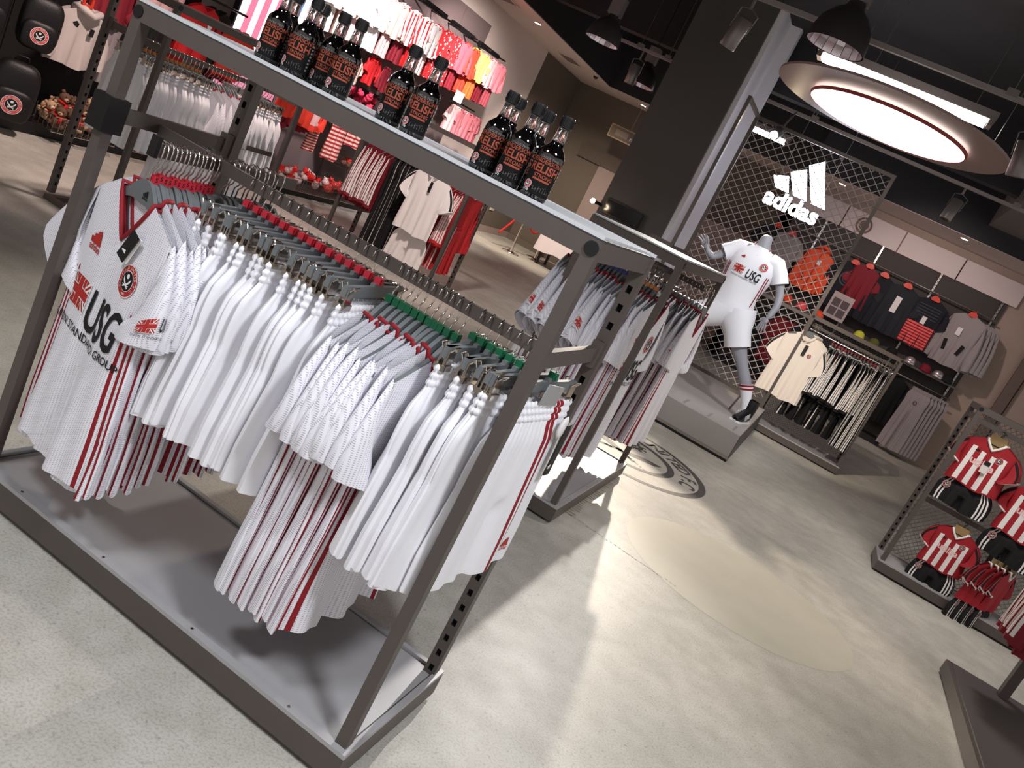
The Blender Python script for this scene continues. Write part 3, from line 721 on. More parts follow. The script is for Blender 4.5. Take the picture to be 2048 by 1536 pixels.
for x, y, r in ((-.745, .06, .65), (-.823, .10, .5), (-.868, .05, .4), (-.905, .125, .6), (-.958, .06, .5), (-.99, .13, .4)):
    bottle(x, y, r, 'black sauce bottle in the tight cluster in front of the lit red striped poster', 'sauce bottles by the poster')
# ================================================================== OTHER RACKS
def front_prints(t, tee, full=True):
    key = id(tee)
    if key not in MESH:
        fm = tee.front_map(); P1 = Print(); pr_maker(P1, -.105, -.185, .06); P2 = Print(); pr_crest(P2, .098, -.195, .042, 0, 1, 2)
        P3 = Print(); pr_flag(P3, -.090, -.315, .105, .075, 0, 2); P3.text('USG', .055, -.325, .13, 1, 1, bold=.003, sx=.62, shear=.12); P3.text('UNION STANDARD GROUP', -.005, -.385, .026, 1, 1)
        MESH[key] = [P.mesh(n, PM, fm, .015) for n, P in (('maker_logo', P1), ('crest', P2), ('sponsor_print', P3))]
    for n, m in zip(('maker_logo', 'crest', 'sponsor_print'), MESH[key]): put(n, m, t)
# rack between bottle rack and mannequin platform (long side runs away)
r3 = gondola('display_rack', 'dark grey rack of white shirts standing by the floor roundel', (-.25, 3.54, 0), PI/2, L=1.34, crossz=None)
for yy in (2.40, 3.2): rail(r3, (yy-3.54, .005, 1.295), (yy-3.54, .455, 1.295))
rail(r3, (-1.04, .22, 1.30), (-.3, .22, 1.30), .02, .012, 'face_out_arm')
Z3 = 1.295+.016-.133
T3 = [Tee(ph=.7+1.3*i, k=2.4+.4*i, sout=.14, slen=.22) for i in range(3)]; TM3 = [tee_meshes('w3%d' % i, t_, [KNIT, RED], STR) for i, t_ in enumerate(T3)]; SPL3 = sleeve_print(T3[0], -1, .75)
a = on_rail(13, -.79, -.50, 2.40, Z3, 'shirt', ('white football shirt under the blue clips on the rack by the floor roundel', 'grey shirt hanger with blue clip on the rack by the floor roundel'), ('white shirts under blue clips', 'shirt hangers with blue clips'), ('blue', 'L'), .05, seed=21, tee_ms=TM3[:1])
for q_ in a: q_.scale = (1, 1, 1.16)
for k in (0, 3, 6, 8, 11): put('sleeve_print', SPL3, a[k])
a = on_rail(7, -.485, -.33, 2.40, Z3, 'shirt', ('white football shirt under amber clips on the rack by the floor roundel', 'grey shirt hanger with amber clip on the rack by the floor roundel'), ('white shirts under amber clips', 'shirt hangers with amber clips'), ('amber', 'L'), .05, seed=22)
for q_ in a: q_.scale = (1, 1, 1.16)
hanger((-.30, 2.44, Z3), PI/2-.1, 'grey shirt hanger at the rail end beside the floor roundel', None, 'red', 'L')
t = place_tee(TM[0], 'football_shirt', 'white football shirt turned to show crest and flag above the floor roundel', 'shirt', (-.297, 2.44, Z3-.002), PI/2-.1); front_prints(t, TEES[0]); t.scale = (1, 1, 1.16)
a = on_rail(5, -.62, -.42, 3.2, Z3, 'shorts', ('white shorts on the far rail of the rack by the floor roundel', 'grey clip hanger on the far rail of the rack by the floor roundel'), ('white shorts on the far rail', 'clip hangers on the far rail'), ('amber', 'L'), seed=23)
a = on_rail(9, -.43, -.195, 3.2, Z3, 'shirt', ('white football shirt on the far rail of the rack by the floor roundel', 'grey shirt hanger on the far rail of the rack by the floor roundel'), ('white shirts on the far rail', 'shirt hangers on the far rail'), (None, ''), .1, seed=24)
[put('sleeve_print', SPL, a[k]) for k in (8, 5)]
for q_ in a: q_.scale = (1, 1, 1.14)
# rack of white kit beside the soft toy baskets
r4 = gondola('display_rack', 'grey rack of white shorts and shirts near the soft toy baskets', (-3.44, 3.5, 0), PI/2, L=1.3, shelf=False, tray=False)
MB().box((-1.32, -.02, 0), (.02, .02, .03)).build('foot_rail', RACK, r4); MB().box((-1.32, .44, 0), (.02, .48, .03)).build('foot_rail', RACK, r4); MB().box((-1.32, .02, 0), (-1.28, .44, .03)).build('foot_rail', RACK, r4)
rail(r4, (-1.28, .31, 1.115), (.1, .31, 1.115))
rail(r4, (-1.28, .08, .72), (.0, .08, .72))
on_rail(16, 2.28, 2.85, -3.75, HZ, 'shorts', ('white shorts clipped on the rack near the soft toy baskets', 'grey clip hanger on the rack near the soft toy baskets'), ('white shorts near the toys', 'clip hangers near the toys'), ('amber', 'L'), .15, rz=0., seed=31, axis='y')
on_rail(10, 2.87, 3.2, -3.75, HZ, 'shirt', ('white shirt on the rack near the soft toy baskets', 'grey shirt hanger on the rack near the soft toy baskets'), ('white shirts near the toys', 'shirt hangers near the toys'), (None, ''), .15, rz=0., seed=32, axis='y')
on_rail(9, 3.22, 3.56, -3.75, HZ, 'shorts', ('white shorts past the shirts on the rack near the soft toys', 'grey clip hanger past the shirts on the rack near the soft toys'), ('white shorts past the shirts', 'clip hangers past the shirts'), (None, ''), .15, rz=0., seed=33, axis='y')
on_rail(6, 2.6, 3.1, -3.52, .72+.016-.133, 'shorts', ('white shorts on the low rail of the rack near the soft toys', 'grey clip hanger on the low rail near the soft toys'), ('white shorts on the low rail', 'clip hangers on the low rail'), (None, ''), .15, rz=0., seed=34, axis='y')
# tracksuit rack
MAR = mat('maroon_fabric', (122, 18, 34), .75, noise=.08, nscale=60); SCAR = mat('scarlet_fabric', (188, 32, 38), .7, noise=.08, nscale=60); PWF = mat('stripe_white', (236, 230, 228), .7)
r2 = gondola('display_rack', 'slim rack of red tracksuits and black trousers beyond the bottle rack', (-2.97, 5.6, 0), 0, L=1.26, H=1.41, shelf=False, tray=False)
for x in (0, -1.26): MB().box((x-.02, -.02, 0), (x+.02, .50, .03)).build('foot_rail', RACK, r2)
rail(r2, (-1.26, .23, 1.115), (0, .23, 1.115))
JT = Tee(W=.205, L=.60, Wh=.21, V=.05, neck=.07, slen=.52, sout=.06, cuff=.045, amp=.009, ph=1.1); JT2 = Tee(W=.205, L=.62, Wh=.215, V=.05, neck=.07, slen=.50, sout=.08, cuff=.045, amp=.012, ph=2.6)
JM = [tee_meshes('jm%d' % i, t_, [MAR, PWF], None, False, True) for i, t_ in enumerate((JT, JT2))]
JS = [tee_meshes('js%d' % i, t_, [SCAR, PWF], None, False, True) for i, t_ in enumerate((JT, JT2))]
PT = [Shorts(W=.15, Wh=.165, L=.93, crotch=.30, band=.04, ph=.8+i, amp=.010, depth=.018) for i in range(3)]
P3 = [(.80, .84), (.87, .91), (.94, .98), (-.84, -.80), (-.91, -.87), (-.98, -.94)]
PB = [shorts_meshes('pb%d' % i, p_, [BLACKF, PWF], [(-.90, -.85)] if i == 0 else None) for i, p_ in enumerate(PT)]
PB3 = [shorts_meshes('pb3%d' % i, p_, [BLACKF, PWF], P3) for i, p_ in enumerate(PT)]
on_rail(9, -4.2, -3.9, 5.83, HZ, 'shirt', ('maroon track jacket with white sleeve stripes on the tracksuit rack', 'hanger under a maroon jacket on the tracksuit rack'), ('maroon track jackets', 'hangers of maroon jackets'), ('red', 'S'), .1, seed=41, tee_ms=JM, name='track_jacket', cat='jacket')
on_rail(12, -3.88, -3.42, 5.83, HZ, 'shorts', ('black track trousers on the tracksuit rack', 'clip hanger holding black trousers on the tracksuit rack'), ('black track trousers', 'clip hangers of black trousers'), ('amber', 'M'), .12, seed=42, sh_ms=PB, name='track_trousers', cat='trousers')
on_rail(10, -3.36, -2.99, 5.83, HZ, 'shirt', ('scarlet track jacket with white sleeve stripes on the tracksuit rack', 'hanger under a scarlet jacket on the tracksuit rack'), ('scarlet track jackets', 'hangers of scarlet jackets'), ('red', 'M'), .14, seed=43, tee_ms=JS, name='track_jacket', cat='jacket')
RP = shorts_meshes('redpant', PT[1], [SCAR, PWF], P3)
for i in range(5):
    place_shorts(RP, 'track_trousers', 'scarlet track trousers with three white stripes below the scarlet jackets', 'trousers', (-3.28+.07*i, 5.80, .66), PI/2+.1*math.sin(i*2), 'scarlet track trousers').scale = (1, 1, .52)
# white polo facing out
PO = Tee(W=.215, L=.62, Wh=.225, V=.10, neck=.06, slen=.20, sout=.11, cuff=.085, amp=.012, ph=.3)
POW = mat('polo_white', (240, 234, 232), .75, sheen=.2)
def polo(loc, rot, label, group=None, m=POW, black=True, shared='po'):
    ms = tee_meshes(shared, PO, [m, PBLK], None, False, True); t = thing('polo_shirt', label, 'shirt', loc, rot, group)
    put('body', ms[0], t); put('sleeve', ms[1], t); put('sleeve', ms[2], t)
    mb = MB(); mb.tube([(-.075, .012, .004), (-.06, -.02, -.02), (-.015, -.035, -.065)], [.012, .016, .010], 6); mb.tube([(.075, .012, .004), (.06, -.02, -.02), (.015, -.035, -.065)], [.012, .016, .010], 6); mb.tube([(-.075, .012, .006), (0, .03, .012), (.075, .012, .006)], .012, 6); mb.build('collar', m, t, True)
    return t
hanger((-3.30, 5.49, 1.045), -.1, 'grey hanger carrying the white polo in front of the tracksuits', None, None)
t = polo((-3.30, 5.49, 1.04), -.1, 'white polo shirt with black shoulder stripes and price tag facing out before the tracksuits')
MB().cbox((.02, -.03, -.15), (.028, .003, .10)).build('swing_tag', TAGB, t); MB().cbox((.0, -.026, -.10), (.010, .004, .10)).build('placket', POW, t)
MB().box((-.336, -.13, 1.155), (-.324, .225, 1.17)).build('polo_arm', RACK, r2)
place_shorts(shorts_meshes('poloshorts', Shorts(ph=.9, L=.34, crotch=.2), [POW, PBLK]), 'football_shorts', 'white shorts hung below the white polo in front of the tracksuits', 'shorts', (-3.30, 5.55, .47), -.05)

# ------------------------------------------------------------------ mannequin platform and tall mesh frames
def diamond(mb, x0, x1, z0, z1, cw, ch, y, r, n=4):
    s = ch/cw; W, H = x1-x0, z1-z0
    for sg in (1, -1):
        c = -H/s if sg > 0 else 0
        while c < (W if sg > 0 else W+H/s):
            pts = []
            # line x = c + sg*z/s
            za, zb = 0, H
            xa = c; xb = c+sg*H/s
            if sg > 0:
                if xa < 0: za = -c*s; xa = 0
                if xb > W: zb = (W-c)*s; xb = W
            else:
                if xa > W: za = (c-W)*s; xa = W
                if xb < 0: zb = c*s; xb = 0
            if zb-za > .02: mb.cyl((x0+xa, y+.002*sg, z0+za), (x0+xb, y+.002*sg, z0+zb), r, n=n, cap=False)
            c += cw
    return mb
PLZ = .255
pl = thing('platform', 'long grey step platform under the mannequin', 'platform', (-.6, 6.9, 0))
PLM = mat('platform_grey', (160, 154, 150), .5, noise=.03, nscale=8)
MB().box((-.85, -1.22, .03), (.82, 1.16, PLZ)).build('body', PLM, pl)
sm_ = MB().cbox((0, 0, .0004), (.022, .010, .001)).mesh('slot', BLACKP)
for sx in range(7):
    for k in range(6): put('slot', sm_, pl, (-.7+.24*sx, -1.12+.05*k, PLZ))
MB().box((-.86, -1.225, 0), (.825, 1.16, .03)).build('plinth', BLACKP, pl); MB().box((-.86, -1.232, .024), (.83, -1.222, .045)).build('edge_strip', STEEL, pl)
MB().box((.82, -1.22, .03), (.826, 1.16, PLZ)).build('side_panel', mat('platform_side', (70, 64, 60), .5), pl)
fr = thing('mesh_screen', 'tall framed wire mesh screen standing behind the mannequin', 'screen', (-.635, 8.15, 0))
for x in (-.785, .785): MB().box((x-.02, -.02, 0), (x+.02, .02, 3.04)).build('post', RACK, fr)
for z in (3.02, 1.36, .30): MB().box((-.765, -.016, z-.018), (.765, .016, z+.018)).build('cross_rail', RACK, fr)
diamond(MB(), -.765, .765, .32, 3.0, .112, .094, 0, .0038).build('wire_mesh', mat('galvanised_wire', (196, 186, 182), .45, .2), fr)
fa = thing('post_frame', 'slim upright post frame beside the dark column near the mannequin', 'frame', (-1.415, 7.3, 0))
MB().box((-.018, -.018, 0), (.018, .018, 3.04)).build('post', RACK, fa); MB().box((-.018, .018, 3.005), (.018, .83, 3.04)).build('top_rail', RACK, fa); MB().box((-.014, .018, 1.36), (.014, .83, 1.40)).build('cross_rail', RACK, fa)
MB().box((-.25, -.014, 1.37), (.018, .014, 1.41)).build('side_arm', RACK, fa)
# mannequin ----------------------------------------------------------------
MY = 6.45
mn = thing('mannequin', 'headless grey mannequin in white kit striding on the platform', 'mannequin', (-.1, MY, PLZ))
SKIN = mat('mannequin_grey', (150, 150, 158), .5)
def skin_body():
    J = []; E_ = []
    def v(p, r): J.append((Vector(p)-Vector((-.1, MY, PLZ)), r)); return len(J)-1
    def ch(start, pts):
        a_ = start
        for p, r in pts: b_ = v(p, r); E_.append((a_, b_)); a_ = b_
        return a_
    pel = v((-.46, MY, 1.08), .125); ab = ch(pel, [((-.47, MY, 1.25), .11), ((-.48, MY, 1.48), .125)]); nb = ch(ab, [((-.47, MY, 1.68), .085), ((-.475, MY, 1.78), .060), ((-.485, MY, 1.875), .062)])
    # right-hand side leg (planted)
    ch(pel, [((-.36, MY, 1.02), .095), ((-.23, MY, .86), .082), ((-.11, MY, .71), .058), ((-.02, MY+.01, .60), .062), ((.06, MY+.02, .48), .045), ((.115, MY+.03, .34), .036), ((.14, MY-.02, .30), .040), ((.13, MY-.12, .285), .028)])
    ch(pel, [((-.56, MY, 1.03), .095), ((-.74, MY, .91), .082), ((-.93, MY, .76), .058), ((-1.03, MY+.04, .60), .060), ((-1.10, MY+.06, .44), .042), ((-1.14, MY+.06, .34), .036), ((-1.17, MY, .30), .04), ((-1.2, MY-.10, .285), .028)])
    def hand(w, d, side, r):
        d = Vector(d).normalized(); s_ = Vector(side).normalized(); base = J[w][0]+Vector((-.1, MY, PLZ))
        pm = v(base+d*.055, .026); E_.append((w, pm))
        for k, (o_, L_) in enumerate(((-.030, .085), (-.010, .098), (.011, .092), (.030, .070))):
            p0 = base+d*.085+s_*o_; k_ = v(p0, .0105); E_.append((pm, k_)); n_ = d.cross(s_)
            k1 = v(p0+d*L_*.5+s_*o_*.3-n_*.008, .0088); E_.append((k_, k1)); k2 = v(p0+d*L_*.9+s_*o_*.5-n_*.03, .0065); E_.append((k1, k2))
        t0 = v(base+d*.035+s_*-.038, .012); E_.append((pm, t0)); t1 = v(base+d*.075+s_*-.062, .009); E_.append((t0, t1))
    wl = ch(nb-2, [((-.64, MY, 1.675), .060), ((-.735, MY-.02, 1.585), .048), ((-.83, MY-.06, 1.47), .037), ((-.885, MY-.10, 1.495), .027)]); hand(wl, (-.55, -.05, .62), (.6, -.4, .5), 0)
    wr = ch(nb-2, [((-.29, MY, 1.675), .060), ((-.20, MY-.01, 1.56), .048), ((-.13, MY-.01, 1.43), .040), ((-.10, MY-.05, 1.33), .037), ((-.115, MY-.09, 1.23), .026)]); hand(wr, (-.12, -.2, -.9), (.75, -.5, 0), 0)
    me = bpy.data.meshes.new('body'); me.from_pydata([j[0] for j in J], E_, []); o = bpy.data.objects.new('body', me); COL.objects.link(o); o.parent = mn
    sk = o.modifiers.new('skin', 'SKIN'); sk.use_smooth_shade = True; sk.branch_smoothing = .4
    for i, d in enumerate(me.skin_vertices[0].data if len(me.skin_vertices) else []): d.radius = (J[i][1],)*2
    if not len(me.skin_vertices):
        bm = bmesh.new(); bm.from_mesh(me); ly = bm.verts.layers.skin.verify(); bm.verts.ensure_lookup_table()
        for i, vv in enumerate(bm.verts): vv[ly].radius = (J[i][1], J[i][1]); vv[ly].use_root = (i == 0)
        bm.to_mesh(me); bm.free()
    o.modifiers.new('sub', 'SUBSURF').levels = 2; o.modifiers['sub'].render_levels = 2
    me.materials.append(SKIN); return o
skin_body()
OX = Vector((-.1, MY, PLZ))
def loft(rings, n=28, fold=0, ph=0):
    """rings: (centre, axis_u, axis_v)"""
    mb = MB(); m = len(rings)
    def fn(a, j):
        c, u, w_ = rings[j]; k = 1+fold*math.sin(5*a+ph+j*.9)*.5+fold*math.sin(9*a-ph+j*1.7)*.4
        return tuple(Vector(c)-OX+(Vector(u)*math.cos(a)+Vector(w_)*math.sin(a))*k)
    mb.grid(fn, [2*PI*i/n for i in range(n)], list(range(m)), 0, close=True); return mb
def tring(cx, z, rx, ry, sh=0): return ((cx, MY, z), (rx, 0, rx*sh), (0, ry, 0))
TR = [tring(-.492, 1.085, .225, .135, .27), tring(-.49, 1.12, .222, .135, .26), tring(-.485, 1.18, .205, .130, .2), tring(-.48, 1.26, .195, .125, .13), tring(-.478, 1.34, .20, .126, .08), tring(-.477, 1.44, .218, .132, .04), tring(-.476, 1.54, .232, .132, .02), tring(-.475, 1.62, .232, .118), tring(-.474, 1.67, .205, .100), tring(-.473, 1.705, .150, .085), tring(-.474, 1.73, .098, .078), tring(-.475, 1.745, .080, .074)]
MW = mat('mannequin_shirt_white', (240, 240, 246), .7, sheen=.2)
ms = loft(TR, 48, .035, .5).build('shirt', MW, mn, True)
def lerp_ring(z):
    for a_, b_ in zip(TR, TR[1:]):
        if a_[0][2] <= z <= b_[0][2]:
            f = (z-a_[0][2])/(b_[0][2]-a_[0][2]); return [a_[i][j]+(b_[i][j]-a_[i][j])*f for i, j in ((0, 0), (1, 0), (2, 1))]
    return [-.475, .2, .12]
def mfront(x, y, z):
    cx, rx, ry = lerp_ring(y); q = max(-.97, min(.97, (x-cx)/rx)); return tuple(Vector((x, MY-ry*1.045*math.sqrt(1-q*q)-.003-z, y))-OX)
P = Print(); pr_maker(P, -.575, 1.595, .045, 0, 0, False); put('maker_logo', P.mesh('maker_logo', PM, mfront, .012), ms)
P = Print(); pr_crest(P, -.365, 1.585, .038, 0, 1, 2, 0, False); put('crest', P.mesh('crest', [mat('crest_red', (214, 70, 70), .6), PBLK, PWHT], mfront, .012), ms)
P = Print(); pr_flag(P, -.56, 1.49, .105, .075, 0, 2); P.text('USG', -.415, 1.475, .115, 1, 1, bold=.002, sx=.62, shear=.12); P.text('UNION STANDARD GROUP', -.48, 1.425, .020, mi=1, lay=1); put('sponsor_print', P.mesh('sponsor_print', PM, mfront, .012), ms)
for sgx in (-1, 1):
    P = Print()
    for k in range(2): P.poly([(-.478+sgx*(.175+.017*k), 1.52), (-.478+sgx*(.183+.017*k), 1.52), (-.478+sgx*(.172+.017*k), 1.22), (-.478+sgx*(.164+.017*k), 1.22)], 0, 0)
    put('side_stripe', P.mesh('side_stripe', [RED], mfront, .02), ms)
MB().tube([tuple(Vector(p)-OX) for p in ((-.555, MY-.03, 1.75), (-.52, MY-.075, 1.70), (-.475, MY-.098, 1.655), (-.43, MY-.075, 1.70), (-.395, MY-.03, 1.75), (-.42, MY+.05, 1.765), (-.475, MY+.075, 1.77), (-.53, MY+.05, 1.765))], .006, 6, closed=True).build('collar', RED, ms, True)
def limb(name, pts, mats, n=20, fold=.03, parent=mn):
    pts = [(Vector(p), r) for p, r in pts]; rings = []
    for i, (p, r) in enumerate(pts):
        t_ = (pts[min(i+1, len(pts)-1)][0]-pts[max(i-1, 0)][0]).normalized(); u = t_.cross(Vector((0, 1, 0))).normalized(); w_ = t_.cross(u).normalized(); rings.append((p, u*(r if not isinstance(r, tuple) else r[0]), w_*(r if not isinstance(r, tuple) else r[1])))
    return loft(rings, n, fold, 1.).build(name, mats, parent, True)
limb('sleeve', [((-.60, MY, 1.655), .085), ((-.66, MY, 1.655), .080), ((-.72, MY-.015, 1.60), .074), ((-.765, MY-.03, 1.555), .078)], MW, parent=ms)
limb('sleeve', [((-.35, MY, 1.655), .085), ((-.285, MY, 1.655), .080), ((-.225, MY-.01, 1.59), .074), ((-.18, MY-.01, 1.52), .078)], MW, parent=ms)
so = limb('shorts', [((-.40, MY, 1.16), (.17, .135)), ((-.37, MY, 1.08), (.165, .14)), ((-.30, MY, .96), (.125, .125)), ((-.235, MY, .845), (.122, .12))], MW)
limb('shorts_leg', [((-.47, MY, 1.14), (.16, .135)), ((-.56, MY, 1.06), (.145, .135)), ((-.66, MY, .98), (.125, .125)), ((-.745, MY, .925), (.122, .12))], MW, parent=so)
P = Print(); pr_crest(P, 0, 0, .036, 0, 1, 2, 0, False); put('crest', P.mesh('crest', [MATS['crest_red'], PBLK, PWHT], lambda x, y, z: tuple(Vector((-.735+x, MY-.126-z, .985+y))-OX)), so)
sk_ = limb('sock', [((.005, MY+.012, .585), .066), ((.03, MY+.015, .53), .058), ((.07, MY+.02, .45), .047), ((.105, MY+.03, .36), .043)], MW, fold=.0)
for k in range(2): limb('sock_stripe', [((.008+.016*k, MY+.013, .577-.026*k), .0665-.003*k), ((.015+.016*k, MY+.013, .562-.026*k), .065-.003*k)], RED, fold=0, parent=sk_)
def shoe(cx, cy, rot, nm):
    mb = MB(); S = [(-.07, .115, .036, .05), (-.05, .115, .042, .058), (.0, .105, .042, .052), (.05, .075, .042, .038), (.11, .055, .045, .028), (.16, .045, .040, .022), (.185, .03, .015, .012)]
    mb.grid(lambda a, j: (S[j][2]*math.cos(a), -S[j][0], max(0.004, S[j][1]-S[j][3]+S[j][3]*1.0*math.sin(a)+.0)), [2*PI*i/16 for i in range(16)], list(range(len(S))), 0, close=True)
    Mx = Matrix.Translation(Vector((cx, cy, PLZ))-OX)@Matrix.Rotation(rot, 4, 'Z')@Matrix.Diagonal((1.15, 1.15, 1.35, 1)); mb.xf(Mx); o = mb.build(nm, mat('boot_black', (12, 12, 13), .4), mn, True)
    MB().prism([(-.045, 0), (.045, 0), (.045, .012), (-.045, .012)], -.18, .075).xf(Mx).build('sole', PWHT, o)
    q = MB()
    for sg in (-1, 1):
        for k in range(3): q.obox((sg*.043, -.03-.03*k, .06-.008*k), (.008, .008, .035), Matrix.Rotation(.5, 3, 'X'))
    q.xf(Mx).build('stripes', PWHT, o)
    MB().lathe([(.046, .05), (.050, .10), (.050, .15), (.046, .165)], 16, cap=False).xf(Mx@Matrix.Translation((0, .03, 0))).build('boot_collar', MATS['boot_black'], o, True)
shoe(.135, MY-.0, -.25, 'boot'); shoe(-1.17, MY+.02, -.1, 'boot')
MB().cyl(tuple(Vector((-.04, MY+.3, PLZ))-OX), tuple(Vector((.03, MY+.1, .60))-OX), .010).build('support_rod', STEEL, mn)
# ------------------------------------------------------------------ rack of polos and black trousers
r5 = gondola('display_rack', 'grey rack of cream polos and black striped trousers beside the mesh screen', (1.166, 8.1, 0), 0, L=1.0, D=.5, H=1.41, shelf=False, crossz=1.30)
rail(r5, (-1.0, .27, 1.30), (0, .27, 1.30)); diamond(MB(), -.97, -.03, .12, 1.36, .035, .035, .5, .0016).build('wire_mesh', STEEL, r5)
CRM = mat('cream_polo', (232, 220, 208), .75)
for i in range(6):
    hanger((.22+.012*i, 8.12+.035*i, 1.20), .06, 'grey hanger under a cream polo beside the mesh screen', 'hangers of cream polos', None)
    t = polo((.22+.012*i, 8.12+.035*i, 1.195), .06*math.sin(i), 'cream polo facing out with black tag and crest beside the mesh screen' if i == 0 else 'cream polo behind the tagged one beside the mesh screen', None if i == 0 else 'cream polos facing out', CRM, shared='pocream')
    t.scale = (1.08, 1, 1.22)
    if i == 0:
        MB().cbox((.04, -.03, -.14), (.035, .003, .10)).build('swing_tag', TAGB, t); P = Print(); pr_crest(P, .105, -.17, .022, 0, 1, 2, 0, False); put('crest', P.mesh('crest', PM, PO.front_map()), t)
Z5 = 1.30+.016-.133
BJ = [tee_meshes('bj%d' % i, t_, [BLACKF, PWF], None, False, True) for i, t_ in enumerate((JT, JT2))]
on_rail(18, .46, 1.13, 8.37, Z5, 'shirt', ('black track jacket with white stripes beside the cream polos', 'dark hanger of a black jacket beside the cream polos'), ('black track jackets', 'hangers of black jackets'), ('red', 'S'), .1, seed=51, tee_ms=BJ, name='track_jacket', cat='jacket')
on_rail(3, .98, 1.14, 8.20, Z5, 'shorts', ('black trousers with three white stripes at the post end of the polo rack', 'clip hanger of black striped trousers on the polo rack'), ('black striped trousers', 'clip hangers of striped trousers'), (None, ''), .12, seed=52, sh_ms=PB3, name='track_trousers', cat='trousers')
for i in range(7):
    place_shorts(PB[i % 3], 'track_trousers', 'black shorts-length trousers hanging low under the cream polos', 'trousers', (.36+.11*i, 8.33, .72), PI/2+.15*math.sin(i), 'low black trousers').scale = (1, 1, .48)

# ------------------------------------------------------------------ red striped kit rack with mesh back
r6 = gondola('display_rack', 'grey rack with fine mesh back holding red striped kits', (2.85, 4.985, 0), 0, L=1.3, D=.36, H=1.39, shelf=False, crossz=1.30)
diamond(MB(), -1.27, -.03, .11, 1.35, .040, .040, .36, .0022).build('wire_mesh', STEEL, r6)
for z in (1.29, .62): MB().box((-1.28, .155, z-.018), (-.02, .17, z+.018)).build('cross_rail', RACK, r6)
MB().box((-.66, .345, .1), (-.63, .36, 1.35)).build('mesh_stay', RACK, r6)
KST = mat('kit_shirt_red', (158, 24, 36), .75)
KRD = mat('kit_red', (158, 24, 36), .75); KRAFT = mat('kraft_card', (150, 124, 84), .8)
KT = Tee(W=.165, L=.37, Wh=.185, V=.07, neck=.062, slen=.15, sout=.075, cuff=.070, amp=.008, k=2, ph=.9)
KS = shorts_meshes('kitshort', Shorts(W=.15, Wh=.185, L=.22, crotch=.12, band=.03, ph=.5, depth=.02), [BLACKF, PWF], [(.66, .72), (.78, .84), (.90, .96), (-.72, -.66), (-.84, -.78)])
def kit(x, y, z, rot, label, group=None, sc_=1.0, prints=True):
    t = thing('football_kit', label, 'kit', (x, y, z), rot, group); t.scale = (sc_,)*3
    if 'kit' not in MESH:
        MESH['kit'] = (KT.body(nu=30, nv=14).mesh('shirt', KST, True), KT.sleeve(-1, stripe=True).mesh('sleeve', [KRD, BLACKF], True), KT.sleeve(1, stripe=True).mesh('sleeve', [KRD, BLACKF], True), KT.collar(.009).mesh('collar', PWF, True))
        fm = KT.front_map(); P1 = Print(); pr_maker(P1, -.075, -.115, .035, 0, 0, False); P2 = Print(); pr_crest(P2, .075, -.11, .026, 0, 1, 2, 0, False)
        P3 = Print(); P3.text('utilita', -.005, -.185, .075, 0, 0, bold=.002)
        MESH['kitp'] = (P1.mesh('maker_logo', [PBLK], fm, .02), P2.mesh('crest', [PRED, PBLK, PWHT], fm, .02), P3.mesh('sponsor_print', [mat('print_blush', (236, 196, 196), .6)], fm, .015))
        b = MB().prism([(-.055, .05), (.055, .05), (.062, -.02), (.045, -.075), (0, -.10), (-.045, -.075), (-.062, -.02)], -.004, .0); MESH['kitcard'] = b.mesh('card_hanger', KRAFT)
        mb = MB(); mb.cbox((0, -.0052, -.02), (.07, .002, .008)); mb.cbox((0, -.0052, -.05), (.06, .002, .006)); MESH['kitslot'] = mb.mesh('card_slot', BLACKP)
        MESH['kitstr'] = [Print().poly([(xc-.019, -.36), (xc+.019, -.36), (xc*.92+.016, -.085 if abs(xc) > .05 else -.10), (xc*.92-.016, -.085 if abs(xc) > .05 else -.10)]).mesh('white_stripe', [PWF], lambda x, y, z: tuple(Vector(fm(x, y, z))+Vector((0, .001, 0))), .02) for xc in (-.112, -.038, .038, .112)]
        MESH['kitcuff'] = []
        for sg in (-1, 1):
            cx, cz, pr_, ax_ = (KT.sleeve(sg), KT.cuff_c)[1]; c = Vector((cx, KT.turn, cz)); p = Vector((sg*pr_.x, 0, pr_.z))
            MESH['kitcuff'].append(MB().tube([c+p*.075, c+Vector((0, -.027, 0)), c-p*.075, c+Vector((0, .027, 0))], .007, 5, closed=True).mesh('cuff', PWF, True))
    m = MESH['kit']; s_ = put('shirt', m[0], t); put('sleeve', m[1], t); put('sleeve', m[2], t); put('collar', m[3], t); [put('cuff', q_, t) for q_ in MESH['kitcuff']]
    c = put('card_hanger', MESH['kitcard'], t, (0, -.002, -.01)); put('card_slot', MESH['kitslot'], c)
    MB().tube([(0, 0, .03), (0, 0, .06), (.012, 0, .08), (0, .0, .095), (-.012, 0, .085)], .002, 5).build('hook', BLACKP, c)
    if prints:
        for n_, q in zip(('maker_logo', 'crest', 'sponsor_print'), MESH['kitp']): put(n_, q, s_)
        for k_ in range(4): put('white_stripe', MESH['kitstr'][k_], s_)
    sh = put('shorts', KS[0], t, (0, .012, -.33)); put('waistband', KS[1], sh)
    P = Print(); pr_crest(P, -.125, -.40, .026, 0, 1, 2, 0, False)
    if 'kitsc' not in MESH: MESH['kitsc'] = P.mesh('crest', [mat('crest_dull', (170, 80, 76), .6), PBLK, PWHT], lambda x, y, z: (x, -.032-z, y-.02))
    put('crest', MESH['kitsc'], sh, (0, 0, .33))
    return t
kit(1.765, 5.05, 1.215, -.18, 'red and white striped kit with price tag on the top bar of the mesh rack'); 
MB().cbox((.02, -.036, -.19), (.045, .003, .09)).build('price_tag', mat('tag_white2', (226, 220, 218), .6), bpy.data.objects['football_kit']); MB().cbox((.02, -.039, -.16), (.04, .002, .03)).build('tag_print', TAGB, bpy.data.objects['football_kit'])
